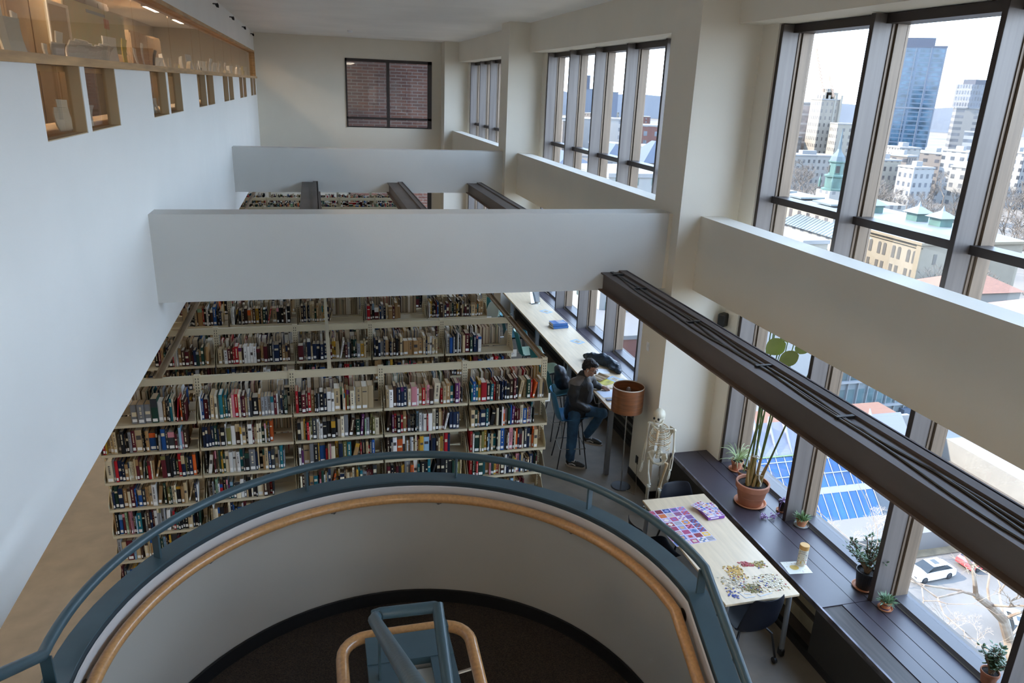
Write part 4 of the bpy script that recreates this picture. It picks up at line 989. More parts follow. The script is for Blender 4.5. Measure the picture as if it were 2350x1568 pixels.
m = MB(); m.tube([sc_c+r_*.055-z_*.06-f_*.0,sc_c+r_*.05-z_*.10+f_*.02,sc_c+r_*.02-z_*.115+f_*.07,sc_c-r_*.02-z_*.115+f_*.07,sc_c-r_*.05-z_*.10+f_*.02,sc_c-r_*.055-z_*.06],[.008,.011,.012,.012,.011,.008],8); m.build('jaw', BONE, skull, smooth=True)
m = MB(); m.tube([sc_c+r_*.03-z_*.09+f_*.075,sc_c-z_*.09+f_*.088,sc_c-r_*.03-z_*.09+f_*.075],.0055,6); m.build('teeth', PAPER, skull, smooth=True)
spn = []
for i in range(26):
    t = i/25; z = 1.36-.52*t; spn.append(B(.005*(1-t),.02*(1-t)-.055*math.sin(t*PI*.9)+(.045 if t > .8 else .045*t),z))
m = MB()
for i, p in enumerate(spn):
    r = .014+.010*i/25; m.lathe([(r,-.008),(r*.85,0),(r,.008)],10,tuple(p)); m.tube([p-f_*.012,p-f_*.04-z_*.012],[.006,.003],6); m.tube([p-r_*.028,p+r_*.028],.004,6)
m.tube(spn,.009,8); m.build('spine', BONE, sk_, smooth=True)
m = MB(); m.tube([B(0,.088,1.235),B(0,.105,1.20),B(0,.12,1.13),B(0,.122,1.08)],[.018,.016,.013,.006],8); m.build('sternum', BONEW, sk_, smooth=True)
for i in range(12):
    t = i/11; z = 1.26-.30*t; wd = (.07+.065*math.sin(min(1,t*1.25+.18)*PI*.62)) ; dp = .06+.045*math.sin(min(1,t*1.2+.2)*PI*.6)
    for s in (-1,1):
        pts = []; e = PI*.98 if i < 7 else PI*(.90-.12*(i-7)) if i < 10 else PI*.5
        for k in range(11):
            a = e*k/10; pts.append(B(s*wd*math.sin(a), -.03-dp*math.cos(a)*1.0+.035, z-.055*(a/PI)-.0*k))
        m = MB(); m.tube(pts,.0064,6); m.build('rib', BONE if i % 3 else BONEW, sk_, smooth=True)
for s in (-1,1):
    m = MB(); m.tube([B(s*.015,.085,1.245),B(s*.08,.075,1.275),B(s*.155,.0,1.265)],[.009,.0065,.008],8); m.build('clavicle', BONE, sk_, smooth=True)
    m = MB(); P_ = [B(s*.07,-.10,1.25),B(s*.165,-.03,1.26),B(s*.155,-.05,1.22),B(s*.085,-.105,1.09)]; m.add([p for p in P_]+[p-f_*.008 for p in P_],[(0,1,2,3),(7,6,5,4),(0,4,5,1),(1,5,6,2),(2,6,7,3),(3,7,4,0)]); m.build('scapula', BONE, sk_)
    sh = B(s*.17,-.01,1.245); el = B(s*.185,-.02,.965); wr = B(s*.185,.03,.74)
    m = MB(); m.tube([sh,sh-z_*.02,(sh+el)/2,el+z_*.015,el],[.022,.015,.010,.014,.020],10); m.sphere(sh,.022,10,8); m.build('humerus', BONE, sk_, smooth=True)
    m = MB(); m.tube([el-r_*s*.008,(el+wr)/2-r_*.012,wr-r_*.012],[.012,.006,.009],8); m.build('radius', BONE, sk_, smooth=True)
    m = MB(); m.tube([el+r_*s*.008-z_*.0,(el+wr)/2+r_*.012,wr+r_*.012],[.012,.006,.007],8); m.build('ulna', BONE, sk_, smooth=True)
    m = MB(); m.sphere(wr-z_*.015,.018,10,8,(1,1,.7))
    for q in range(5):
        u = (q-2)*.013; l = (.085,.135,.15,.14,.115)[q]; base = wr-z_*.02
        k1 = base+f_*u*.9+r_*(.018 if q == 0 else 0)+f_*(.012 if q == 0 else 0); pts = [k1, k1+f_*u*.7-z_*l*.45, k1+f_*(u*1.1)-z_*l*.72+r_*.004, k1+f_*u*1.2-z_*l+r_*.008]
        m.tube(pts,[.0055,.004,.0036,.0022],6); m.sphere(pts[1],.0052,6,5); m.sphere(pts[2],.0045,6,5)
    m.build('hand_bones', BONE, sk_, smooth=True)
o = blob('pelvis', BONE, [('t',[B(-.03,-.035,.86),B(-.09,-.02,.885),B(-.125,.03,.87)],[.02,.018,.012]),('t',[B(.03,-.035,.86),B(.09,-.02,.885),B(.125,.03,.87)],[.02,.018,.012]),('s',B(-.085,.0,.845),(.04,.018,.05),Rb()),('s',B(.085,.0,.845),(.04,.018,.05),Rb()),('t',[B(-.12,.02,.86),B(-.075,.02,.78),B(-.02,.06,.765),B(.02,.06,.765),B(.075,.02,.78),B(.12,.02,.86)],[.012,.022,.012,.012,.022,.012]),('t',[B(0,-.05,.87),B(0,-.06,.80)],[.035,.015]),('t',[B(-.07,.01,.78),B(-.04,.03,.735),B(-.015,.055,.765)],[.012,.01,.008]),('t',[B(.07,.01,.78),B(.04,.03,.735),B(.015,.055,.765)],[.012,.01,.008])],.006,sk_,2)
for s in (-1,1):
    hp = B(s*.085,.01,.79); gt = B(s*.125,.0,.775); kn = B(s*.075,.02,.43); an = B(s*.075,.0,.07)
    m = MB(); m.sphere(hp,.023,10,8); m.tube([hp,gt],[.014,.018],8); m.sphere(gt,.02,10,8); m.tube([gt-z_*.01,(gt+kn)/2+f_*.012,kn+z_*.03,kn],[.018,.013,.018,.03],10); m.build('femur', BONEW if s < 0 else BONE, sk_, smooth=True)
    m = MB(); m.sphere(kn+f_*.038,.018,10,8,(1,1,1)); m.build('kneecap', BONE, sk_, smooth=True)
    m = MB(); m.tube([kn-z_*.03,kn-z_*.06,(kn+an)/2,an],[.028,.017,.011,.017],10); m.build('tibia', BONE, sk_, smooth=True)
    m = MB(); m.tube([kn-z_*.05+r_*s*.026,an+r_*s*.022],[.006,.007],8); m.build('fibula', BONE, sk_, smooth=True)
    m = MB(); m.sphere(an-f_*.03-z_*.03,.024,10,8)
    for q in range(5): u = (q-2)*.014; m.tube([an-z_*.02+r_*u*.6,an+f_*.08-z_*.035+r_*u,an+f_*(.15-.01*abs(q-1))-z_*.05+r_*u*1.3],[.01,.006,.004],6)
    m.build('foot_bones', BONE, sk_, smooth=True)
m = MB(); m.tube([B(0,-.10,.02),B(0,-.11,.75),B(0,-.06,.80)],.010,8)
for k in range(5): a = 2*PI*k/5; m.tube([B(0,-.10,.05),B(.16*math.cos(a),-.10+.13*math.sin(a),.02)],.010,6)
m.build('stand', CHROME, sk_, smooth=True)

# ================================================================ potted plants on the ledge
TERRA = mat('terracotta',(.42,.17,.095),.75,nscale=5,namt=.25,bump=.05); TERRAL = mat('terracotta_light',(.50,.20,.09),.7,nscale=6,namt=.2)
SOIL = mat('potting_soil',(.018,.013,.010),.95,bump=1,bscale=70,nscale=40,namt=.6); PLB = mat('black_pot',(.010,.011,.013),.45)
LZ = .6505
def leaf_mb(m, base, d, up, l, w, droop=.2, fold=.15, n=5):
    """one flat leaf with its own bend"""
    d = V(d).normalized(); s = d.cross(V(up)).normalized() if d.cross(V(up)).length > 1e-4 else d.orthogonal().normalized(); u = s.cross(d).normalized()
    vs = []
    for i in range(n+1):
        t = i/n; ww = w*math.sin(PI*min(1,.08+t*.92))**.8*.5; c = V(base)+d*l*t-V((0,0,1))*droop*l*t*t
        vs += [c-s*ww+u*fold*ww, c, c+s*ww+u*fold*ww]
    m.add(vs,[(i*3+a,i*3+a+1,i*3+a+4,i*3+a+3) for i in range(n) for a in (0,1)])
def pot(t, x, y, z, r, h, m_, rim=.12, ribs=0, soil=True):
    rr = r*.72
    m = MB(); n = 40
    pf = [(rr*.97,z),(rr,z+.004),(r*.94,z+h*.72),(r*.95,z+h*(1-rim*2.2)),(r*1.02,z+h*(1-rim*2.2)+.004),(r*1.04,z+h-.006),(r*1.01,z+h),(r*.93,z+h),(r*.91,z+h*.86)] if not ribs else [(rr,z),(rr*1.02,z+.006),(r*.97,z+h*.9),(r,z+h*.93),(r,z+h),(r*.94,z+h),(r*.92,z+h*.88)]
    if ribs: m.lathe(pf,64,(x,y,0),True,False,rib=-.02)
    else: m.lathe(pf,n,(x,y,0),True,False)
    po_ = m.build('pot', m_, t, smooth=not ribs)
    m = MB(); m.lathe([(r*.92,z+h*.84),(r*.5,z+h*.87),(.001,z+h*.88)],24,(x,y,0),True,False); m.build('soil', SOIL, po_, smooth=True)
def saucer(t, x, y, z, r, m_, h=.018):
    m = MB(); m.lathe([(r*.86,z),(r*.9,z+.003),(r,z+h),(r*.95,z+h),(r*.84,z+.007),(.001,z+.006)],36,(x,y,0),True,False); m.build('saucer', m_, t, smooth=True)
# big bird of paradise
bp_ = thing('potted_plant','tall leafy plant in the large terracotta pot with dry cut stalks','potted plant',(4.752,6.66,.65))
X, Y = 4.752, 6.66
saucer(bp_,X,Y,LZ,.185,TERRAL,.024); pot(bp_,X,Y,LZ+.008,.185,.27,TERRA)
m = MB(); m.lathe([(.159,0),(.1605,.002),(.159,.004)],40,(X,Y,LZ+.115),False,False); m.build('pot_ring', TERRA, bp_, smooth=True)
STALK = mat('dry_stalk',(.42,.24,.11),.7,nscale=6,namt=.5,stretch=(6,6,.8),col2='6a6a2c'); GST = mat('green_stalk',(.12,.17,.05),.5,nscale=6,namt=.4,stretch=(6,6,.8)); GL = mat('big_leaf',(.16,.27,.045),.45,nscale=2,namt=.25)
PZ = LZ+.24
def bez(a, b, c, n=8): return [V(a)*(1-t)**2+V(b)*2*t*(1-t)+V(c)*t*t for t in [i/n for i in range(n+1)]]
spec = [((-.055,.02),(-.06,.05,.95),(-.10,.20,1.55)),((-.04,.0),(-.02,.02,.90),(.04,.08,1.45)),((.03,.0),(.08,.0,.85),(.28,-.02,1.40)),((.045,.02),(.13,.03,.80),(.34,.12,1.30)),((.02,.03),(.02,.06,1.0),(-.02,.25,1.72)),((.05,-.02),(.20,-.10,.75),(.38,-.42,1.35)),((-.03,.03),(.0,.10,1.0),(.12,.30,1.70))]
tips = []
for i, (b0, mid, tip) in enumerate(spec):
    a = V((X+b0[0],Y+b0[1],PZ-.02)); b = V((X+mid[0]*.6,Y+mid[1],PZ+mid[2]*.5)); c = V((max(4.88,min(X+tip[0],5.0)),Y+tip[1],PZ+tip[2]*1.28+.12)); p = bez(a,b,c,10)
    m = MB(); m.tube(p[:5],[.024,.020,.015,.012,.010],8); m.build('dry_sheath', STALK, bp_, smooth=True)
    m = MB(); m.tube(p[2:],[.013-.001*k for k in range(len(p)-2)],8); m.build('stem', GST, bp_, smooth=True); tips.append((p[-1],(p[-1]-p[-2]).normalized()))
for k, (dx, dy, h, lean) in enumerate(((-.07,-.01,.20,-.03),(-.02,-.04,.16,.02),(.07,.0,.24,.07),(.09,.03,.14,.06),(.0,.05,.34,.0),(-.05,.04,.30,-.02),(.06,-.04,.20,.05),(.03,-.05,.12,.04))):
    m = MB(); m.tube([(X+dx,Y+dy,PZ-.02),(X+dx+lean*.5,Y+dy,PZ+h*.5),(X+dx+lean,Y+dy,PZ+h)],[.022,.015,.006],8); m.build('cut_stalk', STALK, bp_, smooth=True)
for p, d in tips:
    m = MB(); leaf_mb(m,p-d*.02,V((0,d.y,abs(d.z))),V((1,.2,0)),.34,.17,.12,.2,8); m.build('leaf', GL, bp_, smooth=True)
TW = mat('twine',(.62,.57,.48),.8)
for pp_, r_2, cl in (([(X-.06,Y,PZ+.37),(X-.02,Y-.05,PZ+.365),(X+.01,Y-.04,PZ+.37),(X,Y,PZ+.37)],.006,True),([(X+.05,Y-.03,PZ+.14),(X+.03,Y-.06,PZ+.10),(X+.05,Y-.075,PZ+.05),(X+.04,Y-.09,PZ+.02)],.008,False),([(X,Y-.05,PZ+.15),(X+.06,Y-.07,PZ+.145),(X+.12,Y,PZ+.15),(X+.05,Y+.05,PZ+.15)],.003,True)): MB().tube(pp_,r_2,6,closed=cl).build('twine', TW, bp_, smooth=True)
# big round leaf plant in the bay corner
ml = thing('potted_plant','plant with two large round pale green leaves high behind the steel beam','potted plant',(4.82,6.62,.65)); ml.location = (4.98,7.2,.65)
pot(ml,4.98,7.2,LZ,.07,.10,TERRA); 
for (tx, ty, tz, w_) in ((4.83,6.62,2.66,.23),(4.93,6.50,2.56,.20)):
    m = MB(); m.tube(bez((4.98,7.2,.75),(5.03,7.1,1.7),(tx,ty,tz),12),[.008-.0003*k for k in range(13)],8); m.build('stem', GST, ml, smooth=True)
    m = MB(); leaf_mb(m,(tx,ty,tz),(-.3,.2,-.3),(.1,-1,.2),.22,w_,.1,.1,8); leaf_mb(m,(tx,ty,tz),(.2,-.1,.4),(.1,-1,.2),.14,w_*.9,.1,.1,8); m.build('leaf', mat('round_leaf',(.34,.40,.12),.5,nscale=4,namt=.2), ml, smooth=True)
def spiky(name, label, x, y, potm, sauc, r, h, rb=.10, nleaf=110, col=(.09,.14,.06)):
    t = thing('potted_succulent',label,'potted plant',(x,y,LZ),'small succulents on the ledge')
    saucer(t,x,y,LZ,r*1.30,sauc); pot(t,x,y,LZ+.006,r,h,potm)
    m = MB(); q = random.Random(int(x*1000+y*77))
    for i in range(nleaf):
        a = q.uniform(0,2*PI); e = q.uniform(.1,1.45); rr_ = q.uniform(0,r*.75); d = V((math.cos(a)*math.cos(e),math.sin(a)*math.cos(e),math.sin(e)))
        leaf_mb(m,(x+math.cos(a)*rr_,y+math.sin(a)*rr_,LZ+h*.95),d,(0,0,1),rb*q.uniform(.7,1.15),.012,.05,.5,3)
    o = m.build('foliage', mat('succulent_green_%d' % int(col[0]*1000),col,.5,nscale=30,col2=tuple(min(1,c*2.6) for c in col)), t, fix=False)
    return t
spiky('a','small spiky succulent in an orange pot on a pale saucer by the second mullion',5.06,6.11,TERRAL,mat('pale_saucer',(.36,.38,.36),.4),.062,.085,.095)
s_ = spiky('b','small spiky succulent in a blue banded orange pot on a terracotta saucer',4.985,4.70,TERRAL,TERRAL,.052,.085,.085,110,(.11,.17,.10))
m = MB(); m.lathe([(.0535,0),(.0545,.006)],28,(4.985,4.70,LZ+.066),False,False); m.lathe([(.042,0),(.044,.012)],28,(4.985,4.70,LZ+.01),False,False); m.build('pot_band', mat('band_blue',(.02,.03,.12),.4), s_, smooth=True)
# wispy plant behind the big pot
wp = thing('potted_plant','small wispy pale leafed plant in a terracotta pot behind the large pot','potted plant',(5.02,7.42,LZ))
saucer(wp,5.02,7.42,LZ,.10,TERRAL); pot(wp,5.02,7.42,LZ+.006,.075,.13,TERRA)
m = MB(); q = random.Random(5)
for i in range(46):
    a = q.uniform(0,2*PI); l = q.uniform(.15,.33); h = q.uniform(.05,.30); c = (5.02,7.42,LZ+.12); bb = (c[0]+math.cos(a)*l*.4,c[1]+math.sin(a)*l*.4,c[2]+h); ee = (min(5.25,c[0]+math.cos(a)*l*.85),c[1]+math.sin(a)*l,c[2]+h*.55)
    m.tube(bez(c,bb,ee,6),[.0045,.0045,.004,.0036,.003,.0022,.001],5)
m.build('foliage', mat('wispy_green',(.33,.40,.19),.55), wp, smooth=True)
# purple trailing plant
pp = thing('potted_plant','small black pot with trailing purple foliage against the second mullion','potted plant',(5.02,6.43,LZ))
saucer(pp,5.02,6.43,LZ,.06,TERRAL); pot(pp,5.02,6.43,LZ+.006,.045,.13,PLB)
m = MB(); PUR = mat('purple_leaf',(.10,.025,.13),.5); q = random.Random(9)
for i in range(22): a = q.uniform(0,2*PI); leaf_mb(m,(5.02,6.43,LZ+.13),(math.cos(a),math.sin(a),q.uniform(.1,1)),(0,0,1),q.uniform(.05,.09),.022,.3,.3,4)
for cx, cy in ((4.72,6.33),(4.83,6.30)):
    for i in range(14): a = q.uniform(0,2*PI); leaf_mb(m,(cx+q.uniform(-.03,.03),cy+q.uniform(-.03,.03),LZ+.012+q.uniform(0,.03)),(math.cos(a),math.sin(a),q.uniform(0,.5)),(0,0,1),q.uniform(.04,.07),.02,.2,.3,4)
m.build('foliage', PUR, pp, fix=False)
m = MB(); m.tube([(5.0,6.42,LZ+.12),(4.94,6.36,LZ+.10),(4.90,6.31,LZ+.01),(4.83,6.30,LZ+.01),(4.76,6.31,LZ+.02),(4.70,6.34,LZ+.01)],.003,6); m.build('stem', PUR, pp, smooth=True)
# jade plants
def jade(label, x, y, potm, r, h, ribs, hgt, spread, seed, sauc=True, nb=9):
    t = thing('jade_plant',label,'potted plant',(x,y,LZ)); q = random.Random(seed)
    if sauc: saucer(t,x,y,LZ,r*1.12,TERRAL)
    pot(t,x,y,LZ+.006,r,h,potm,ribs=ribs); z0 = LZ+h*.88; BK = mat('jade_bark',(.20,.13,.08),.8,nscale=9,namt=.4); LF = mat('jade_leaf',(.075,.13,.055),.35,nscale=9,namt=.5)
    br = MB(); lv = MB()
    for i in range(nb):
        a = q.uniform(0,2*PI); l = q.uniform(.45,1)*spread; e = q.uniform(.45,1)*hgt; b1 = V((x+q.uniform(-.015,.015),y+q.uniform(-.015,.015),z0)); c1 = V((min(x+math.cos(a)*l,5.22),y+math.sin(a)*l,z0+e)); mid = V((x+math.cos(a)*l*.3,y+math.sin(a)*l*.3,z0+e*.55)); p = bez(b1,mid,c1,8)
        br.tube(p,[.012-.0011*k for k in range(9)],7)
        for k in range(3,9):
            for u in range(5):
                aa = q.uniform(0,2*PI); d = V((math.cos(aa),math.sin(aa),q.uniform(-.2,.9))); c = p[k]+d*.012
                lv.x = Matrix.Translation(c+d*.016) @ d.to_track_quat('X','Z').to_matrix().to_4x4() @ Matrix.Diagonal((1,.62,.22,1)); lv.sphere((0,0,0),q.uniform(.014,.021),7,5); lv.x = None
    br.build('branches', BK, t, smooth=True); lv.build('foliage', LF, t, smooth=True, fix=False); return t
jade('jade plant in the ribbed black pot beside the third mullion',5.005,5.02,PLB,.098,.19,1,.36,.26,11,nb=12)
jade('small jade plant in a terracotta pot at the near end of the window ledge',5.16,3.72,TERRA,.07,.12,0,.24,.13,4,False,9)

# ================================================================ the city outside
GZ = -36.
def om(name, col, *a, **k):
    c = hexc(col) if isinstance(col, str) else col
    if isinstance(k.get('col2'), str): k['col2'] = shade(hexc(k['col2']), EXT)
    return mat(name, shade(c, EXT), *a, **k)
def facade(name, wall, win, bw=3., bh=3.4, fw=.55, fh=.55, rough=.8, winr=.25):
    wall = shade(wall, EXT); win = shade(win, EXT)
    m = bpy.data.materials.new(name); m.use_nodes = True; t = m.node_tree; b = t.nodes['Principled BSDF']; L = t.links.new
    c = t.nodes.new('ShaderNodeTexCoord'); sp = t.nodes.new('ShaderNodeSeparateXYZ'); L(c.outputs['Object'], sp.inputs[0])
    ad = t.nodes.new('ShaderNodeMath'); ad.operation = 'ADD'; L(sp.outputs['X'], ad.inputs[0]); L(sp.outputs['Y'], ad.inputs[1])
    def band(src, p, w):
        d = t.nodes.new('ShaderNodeMath'); d.operation = 'DIVIDE'; d.inputs[1].default_value = p; L(src, d.inputs[0])
        f = t.nodes.new('ShaderNodeMath'); f.operation = 'FRACT'; L(d.outputs[0], f.inputs[0])
        l = t.nodes.new('ShaderNodeMath'); l.operation = 'LESS_THAN'; l.inputs[1].default_value = w; L(f.outputs[0], l.inputs[0]); return l.outputs[0]
    a = band(ad.outputs[0], bw, fw); e_ = band(sp.outputs['Z'], bh, fh)
    mu = t.nodes.new('ShaderNodeMath'); mu.operation = 'MULTIPLY'; L(a, mu.inputs[0]); L(e_, mu.inputs[1])
    g = t.nodes.new('ShaderNodeNewGeometry'); s2 = t.nodes.new('ShaderNodeSeparateXYZ'); L(g.outputs['Normal'], s2.inputs[0])
    ab = t.nodes.new('ShaderNodeMath'); ab.operation = 'ABSOLUTE'; L(s2.outputs['Z'], ab.inputs[0]); lt = t.nodes.new('ShaderNodeMath'); lt.operation = 'LESS_THAN'; lt.inputs[1].default_value = .5; L(ab.outputs[0], lt.inputs[0])
    m2 = t.nodes.new('ShaderNodeMath'); m2.operation = 'MULTIPLY'; L(mu.outputs[0], m2.inputs[0]); L(lt.outputs[0], m2.inputs[1])
    n = t.nodes.new('ShaderNodeTexNoise'); n.inputs['Scale'].default_value = .25; n.inputs['Detail'].default_value = 6; L(c.outputs['Object'], n.inputs[0])
    wr = t.nodes.new('ShaderNodeValToRGB'); wr.color_ramp.elements[0].position = .35; wr.color_ramp.elements[1].position = .65; wr.color_ramp.elements[0].color = (*shade(win,.55),1); wr.color_ramp.elements[1].color = (*shade(win,1.5),1); L(n.outputs[0], wr.inputs[0])
    mx = t.nodes.new('ShaderNodeMixRGB'); mx.inputs[1].default_value = (*wall,1); L(m2.outputs[0], mx.inputs[0]); L(wr.outputs[0], mx.inputs[2]); L(mx.outputs[0], b.inputs['Base Color'])
    mr = t.nodes.new('ShaderNodeMapRange'); mr.inputs[3].default_value = rough; mr.inputs[4].default_value = winr; L(m2.outputs[0], mr.inputs[0]); L(mr.outputs[0], b.inputs['Roughness']); MATS[name] = m; return m
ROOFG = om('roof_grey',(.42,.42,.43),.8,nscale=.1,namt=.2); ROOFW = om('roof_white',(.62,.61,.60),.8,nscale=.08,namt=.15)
GROUND = mat('city_ground',(.10,.085,.07),.95,nscale=.02,namt=.5)
MB().box(5.6,1700,-400,1600,GZ-1,GZ).build('ground', GROUND, kind='structure')
HAZEB = mat('hill_haze',(.15,.16,.18),.9,nscale=.01,namt=.15)  # distance haze is put into the hill colour
h = MB(); hp = [(350,1500),(420,1440),(520,1410),(650,1350),(800,1280),(950,1180),(1100,1050),(1250,900),(1400,700)]; q = random.Random(2); vs = []
k = 0
for (x0,y0),(x1,y1) in zip(hp,hp[1:]):
    for i in range(6):
        t = i/6; x, y = x0+(x1-x0)*t, y0+(y1-y0)*t; k += 1; vs += [(x,y,GZ),(x,y,6+5*math.sin(k*.35)+3*math.sin(k*.9)+q.random()*1.5),(x*1.15,y*1.15,GZ)]
h.add(vs,[(i*3+a,i*3+3+a,i*3+4+a,i*3+1+a) for i in range(len(vs)//3-1) for a in (0,1)])
tag(h.build('distant_hills', HAZEB, smooth=True),'low line of haze tinted hills along the horizon','hills')
def building(nm, label, x0, x1, y0, y1, zt, m_, roof=None, z0=GZ, cat='building', pent=None, rz=0, par=.6):
    t = thing(nm, label, cat, ((x0+x1)/2,(y0+y1)/2,z0))
    cx, cy = (x0+x1)/2, (y0+y1)/2; R = Matrix.Translation((cx,cy,0)) @ Matrix.Rotation(rz,4,'Z')
    m = MB(); m.x = R; a, b = (x1-x0)/2, (y1-y0)/2; m.box(-a,a,-b,b,z0,zt); o = m.build('walls', m_, t)
    m = MB(); m.x = R; m.box(-a-.2,a+.2,-b-.2,b+.2,zt,zt+par); m.build('roof', roof or ROOFG, t)
    if pent:
        m = MB(); m.x = R; pa, pb, ph = pent; m.box(-a*pa,a*pa,-b*pb,b*pb,zt+par,zt+ph); m.build('penthouse', roof or ROOFG, t)
    return t
def az(cx, cy): return -math.atan2(cx, cy)
# glass tower (rotated so its broad side faces the library)
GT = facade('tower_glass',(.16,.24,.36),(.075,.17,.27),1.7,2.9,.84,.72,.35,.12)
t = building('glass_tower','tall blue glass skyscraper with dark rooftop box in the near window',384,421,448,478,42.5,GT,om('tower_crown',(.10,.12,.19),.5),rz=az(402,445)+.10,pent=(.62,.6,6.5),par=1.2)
m = MB(); R = Matrix.Translation((402.5,463,0)) @ Matrix.Rotation(az(402,445)+.10,4,'Z'); m.x = R
for u in (-18.4,-9.2,.0,9.2,18.0): m.box(u,u+.45,-15.25,-15.0,GZ,42.5)
m.box(-18.5,18.5,-15.3,-15.0,3.5,4.4); m.build('facade_fins', om('tower_fin',(.30,.34,.42),.5), t)
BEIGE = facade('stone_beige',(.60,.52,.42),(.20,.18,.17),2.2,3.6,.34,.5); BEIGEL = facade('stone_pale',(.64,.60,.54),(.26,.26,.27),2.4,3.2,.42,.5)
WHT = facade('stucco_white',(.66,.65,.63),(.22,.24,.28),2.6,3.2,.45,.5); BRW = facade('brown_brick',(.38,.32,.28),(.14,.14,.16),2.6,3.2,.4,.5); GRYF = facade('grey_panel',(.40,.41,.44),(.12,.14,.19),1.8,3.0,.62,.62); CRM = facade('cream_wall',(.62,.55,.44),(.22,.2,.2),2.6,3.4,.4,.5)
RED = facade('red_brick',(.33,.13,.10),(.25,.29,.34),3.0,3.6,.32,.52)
t = building('art_deco_tower','stepped beige stone tower below the construction crane',263,273.5,360,372,6.5,BEIGE,ROOFW,rz=az(268,362)+.5)
for dx, w_, zt in ((0,8,10.4),(-1.2,4,12.2)): MB().box(268.5+dx-w_/2,268.5+dx+w_/2,362,362+w_,5,zt).build('setback', BEIGE, t)
m = MB()
for u in (-4.6,-1.6,1.6,4.6): m.cbox((268.3+u*.86,366-u*.5-5.2,-12),(1.0,1.0,42),rz=az(268,362)+.5)
m.build('pilasters', om('stone_rib',(.66,.60,.50),.8), t)
building('stone_wing','pale gridded block left of the stepped stone tower',266,277,380,392,4.3,facade('grid_block',(.62,.56,.52),(.38,.30,.27),3.4,5,.82,.78),ROOFW,rz=az(271,385))
building('stone_wing','cream apartment block right of the stepped stone tower',264,274,344,354,-5.2,CRM,ROOFW,rz=az(269,348)+.4)
building('apartment_block','low brown blocks at the foot of the stepped tower',250,262,372,384,-14,BRW,ROOFG,rz=.5)
def crane(label, x, y, z0, tip, r=.35):
    m = MB(); a = V((x,y,z0)); b = V(tip)
    for o_2 in ((0,0,0),(.9,0,0),(0,.9,0)): m.tube([a+V(o_2),b+V(o_2)*.4],r*.5,4)
    for i in range(14): p = a+(b-a)*i/14; q2 = a+(b-a)*(i+1)/14; m.tube([p,q2+V((.7,0,0))],.14,4); m.tube([p+V((.7,0,0)),q2+V((0,.7,0))],.14,4)
    tag(m.build('tower_crane', mat('crane_paint',(.34,.22,.15),.6)), label, 'crane', 'cranes over the stone tower')
crane('taller construction crane jib over the stepped stone tower',265.3,364,8,(259.0,368,32)); crane('shorter construction crane behind the stepped stone tower',268.8,361,8,(266,363,18.5))
t = building('residential_tower','tan high rise with dark glass top right of the blue skyscraper',331,344.5,334,346,4.8,facade('tan_tower',(.46,.43,.40),(.2,.2,.22),2.0,3.0,.5,.5),ROOFG,rz=az(337,340)+.15)
MB().box(332,343.5,335.5,346,5.4,17).build('glass_top', GRYF, t); MB().box(335,343.5,337,345,17,19.5).build('penthouse', om('pent_dark',(.12,.13,.18),.5), t)
building('apartment_block','narrow white slab in front of the tan high rise',302.5,308,300,306,-5.8,WHT,ROOFW,rz=az(305,303))
blk = [(211,219,247,256,-15.2,CRM,'cream five storey block left of the park trees'),(232,240,262,271,-14.6,BRW,'brown brick block under the glass skyscraper'),(212,221,232,240,-16.5,WHT,'long white block facing the park below the skyscraper'),
 (252,262,285,296,-12.8,BEIGEL,'pale stone block behind the park under the skyscraper'),(272,280,272,283,-13.1,WHT,'white terrace with many windows right of the skyscraper foot'),(232,238,228,236,-15.9,BEIGEL,'low domed block by the third mullion'),
 (292,301,262,274,-12.4,WHT,'white gridded block seen in the nearest upper pane'),(305,330,238,262,-9,WHT,'tall white gridded housing block in the nearest upper pane'),(282,300,300,318,-16,BRW,'long low terrace behind the park'),(190,199,300,310,-18,BRW,'dark low block left of the church spire'),(315,335,410,430,-14,BEIGEL,'stone hospital block on the skyline beside the deco tower'),(225,250,325,338,-20,BEIGEL,'low institutional block behind the park trees')]
for x0, x1, y0, y1, zt, m_, lb in blk: building('apartment_block', lb, x0, x1, y0, y1, zt, m_, ROOFW, rz=rnd.uniform(-.2,.5), pent=(.3,.3,2.4))
# church with copper spire
COP = om('copper_green',(.14,.32,.28),.6,nscale=.6,namt=.3); COPD = om('copper_dark',(.12,.20,.24),.6)
cs = thing('church_spire','green copper church steeple with a thin pointed spire','steeple',(128,166,GZ))
m = MB(); m.cbox((128,166,-26),(5.5,5.5,20)); m.build('tower_base', BEIGEL, cs)
m = MB(); m.lathe([(2.9,-16),(2.9,-15.6),(2.2,-15.4),(2.2,-12.8),(2.6,-12.6),(2.6,-12.2),(1.75,-12),(1.75,-9.2),(2.1,-9.0),(2.1,-8.7)],8,(128,166,0)); m.build('belfry', COP, cs)
m = MB(); m.lathe([(1.9,-8.7),(1.6,-7.6),(.8,-6.6),(.6,-6.2),(.45,-5.8),(.05,-.8)],8,(128,166,0)); m.build('spire', COPD, cs)
m = MB()
for k in range(4): a = PI/4+PI/2*k; m.cbox((128+1.66*math.cos(a+PI/8),166+1.66*math.sin(a+PI/8),-10.7),(.25,.9,1.7),rz=a+PI/8)
m.build('louvre', DARK, cs)
m = MB()
for sx in (-1,1):
    for sy in (-1,1): m.lathe([(.35,-15.4),(.3,-13.6),(.02,-12.4)],6,(128+2.4*sx,166+2.4*sy,0))
m.build('pinnacle', COP, cs)
MB().box(110,146,160,172,GZ,-19).build('nave', BEIGEL, cs)
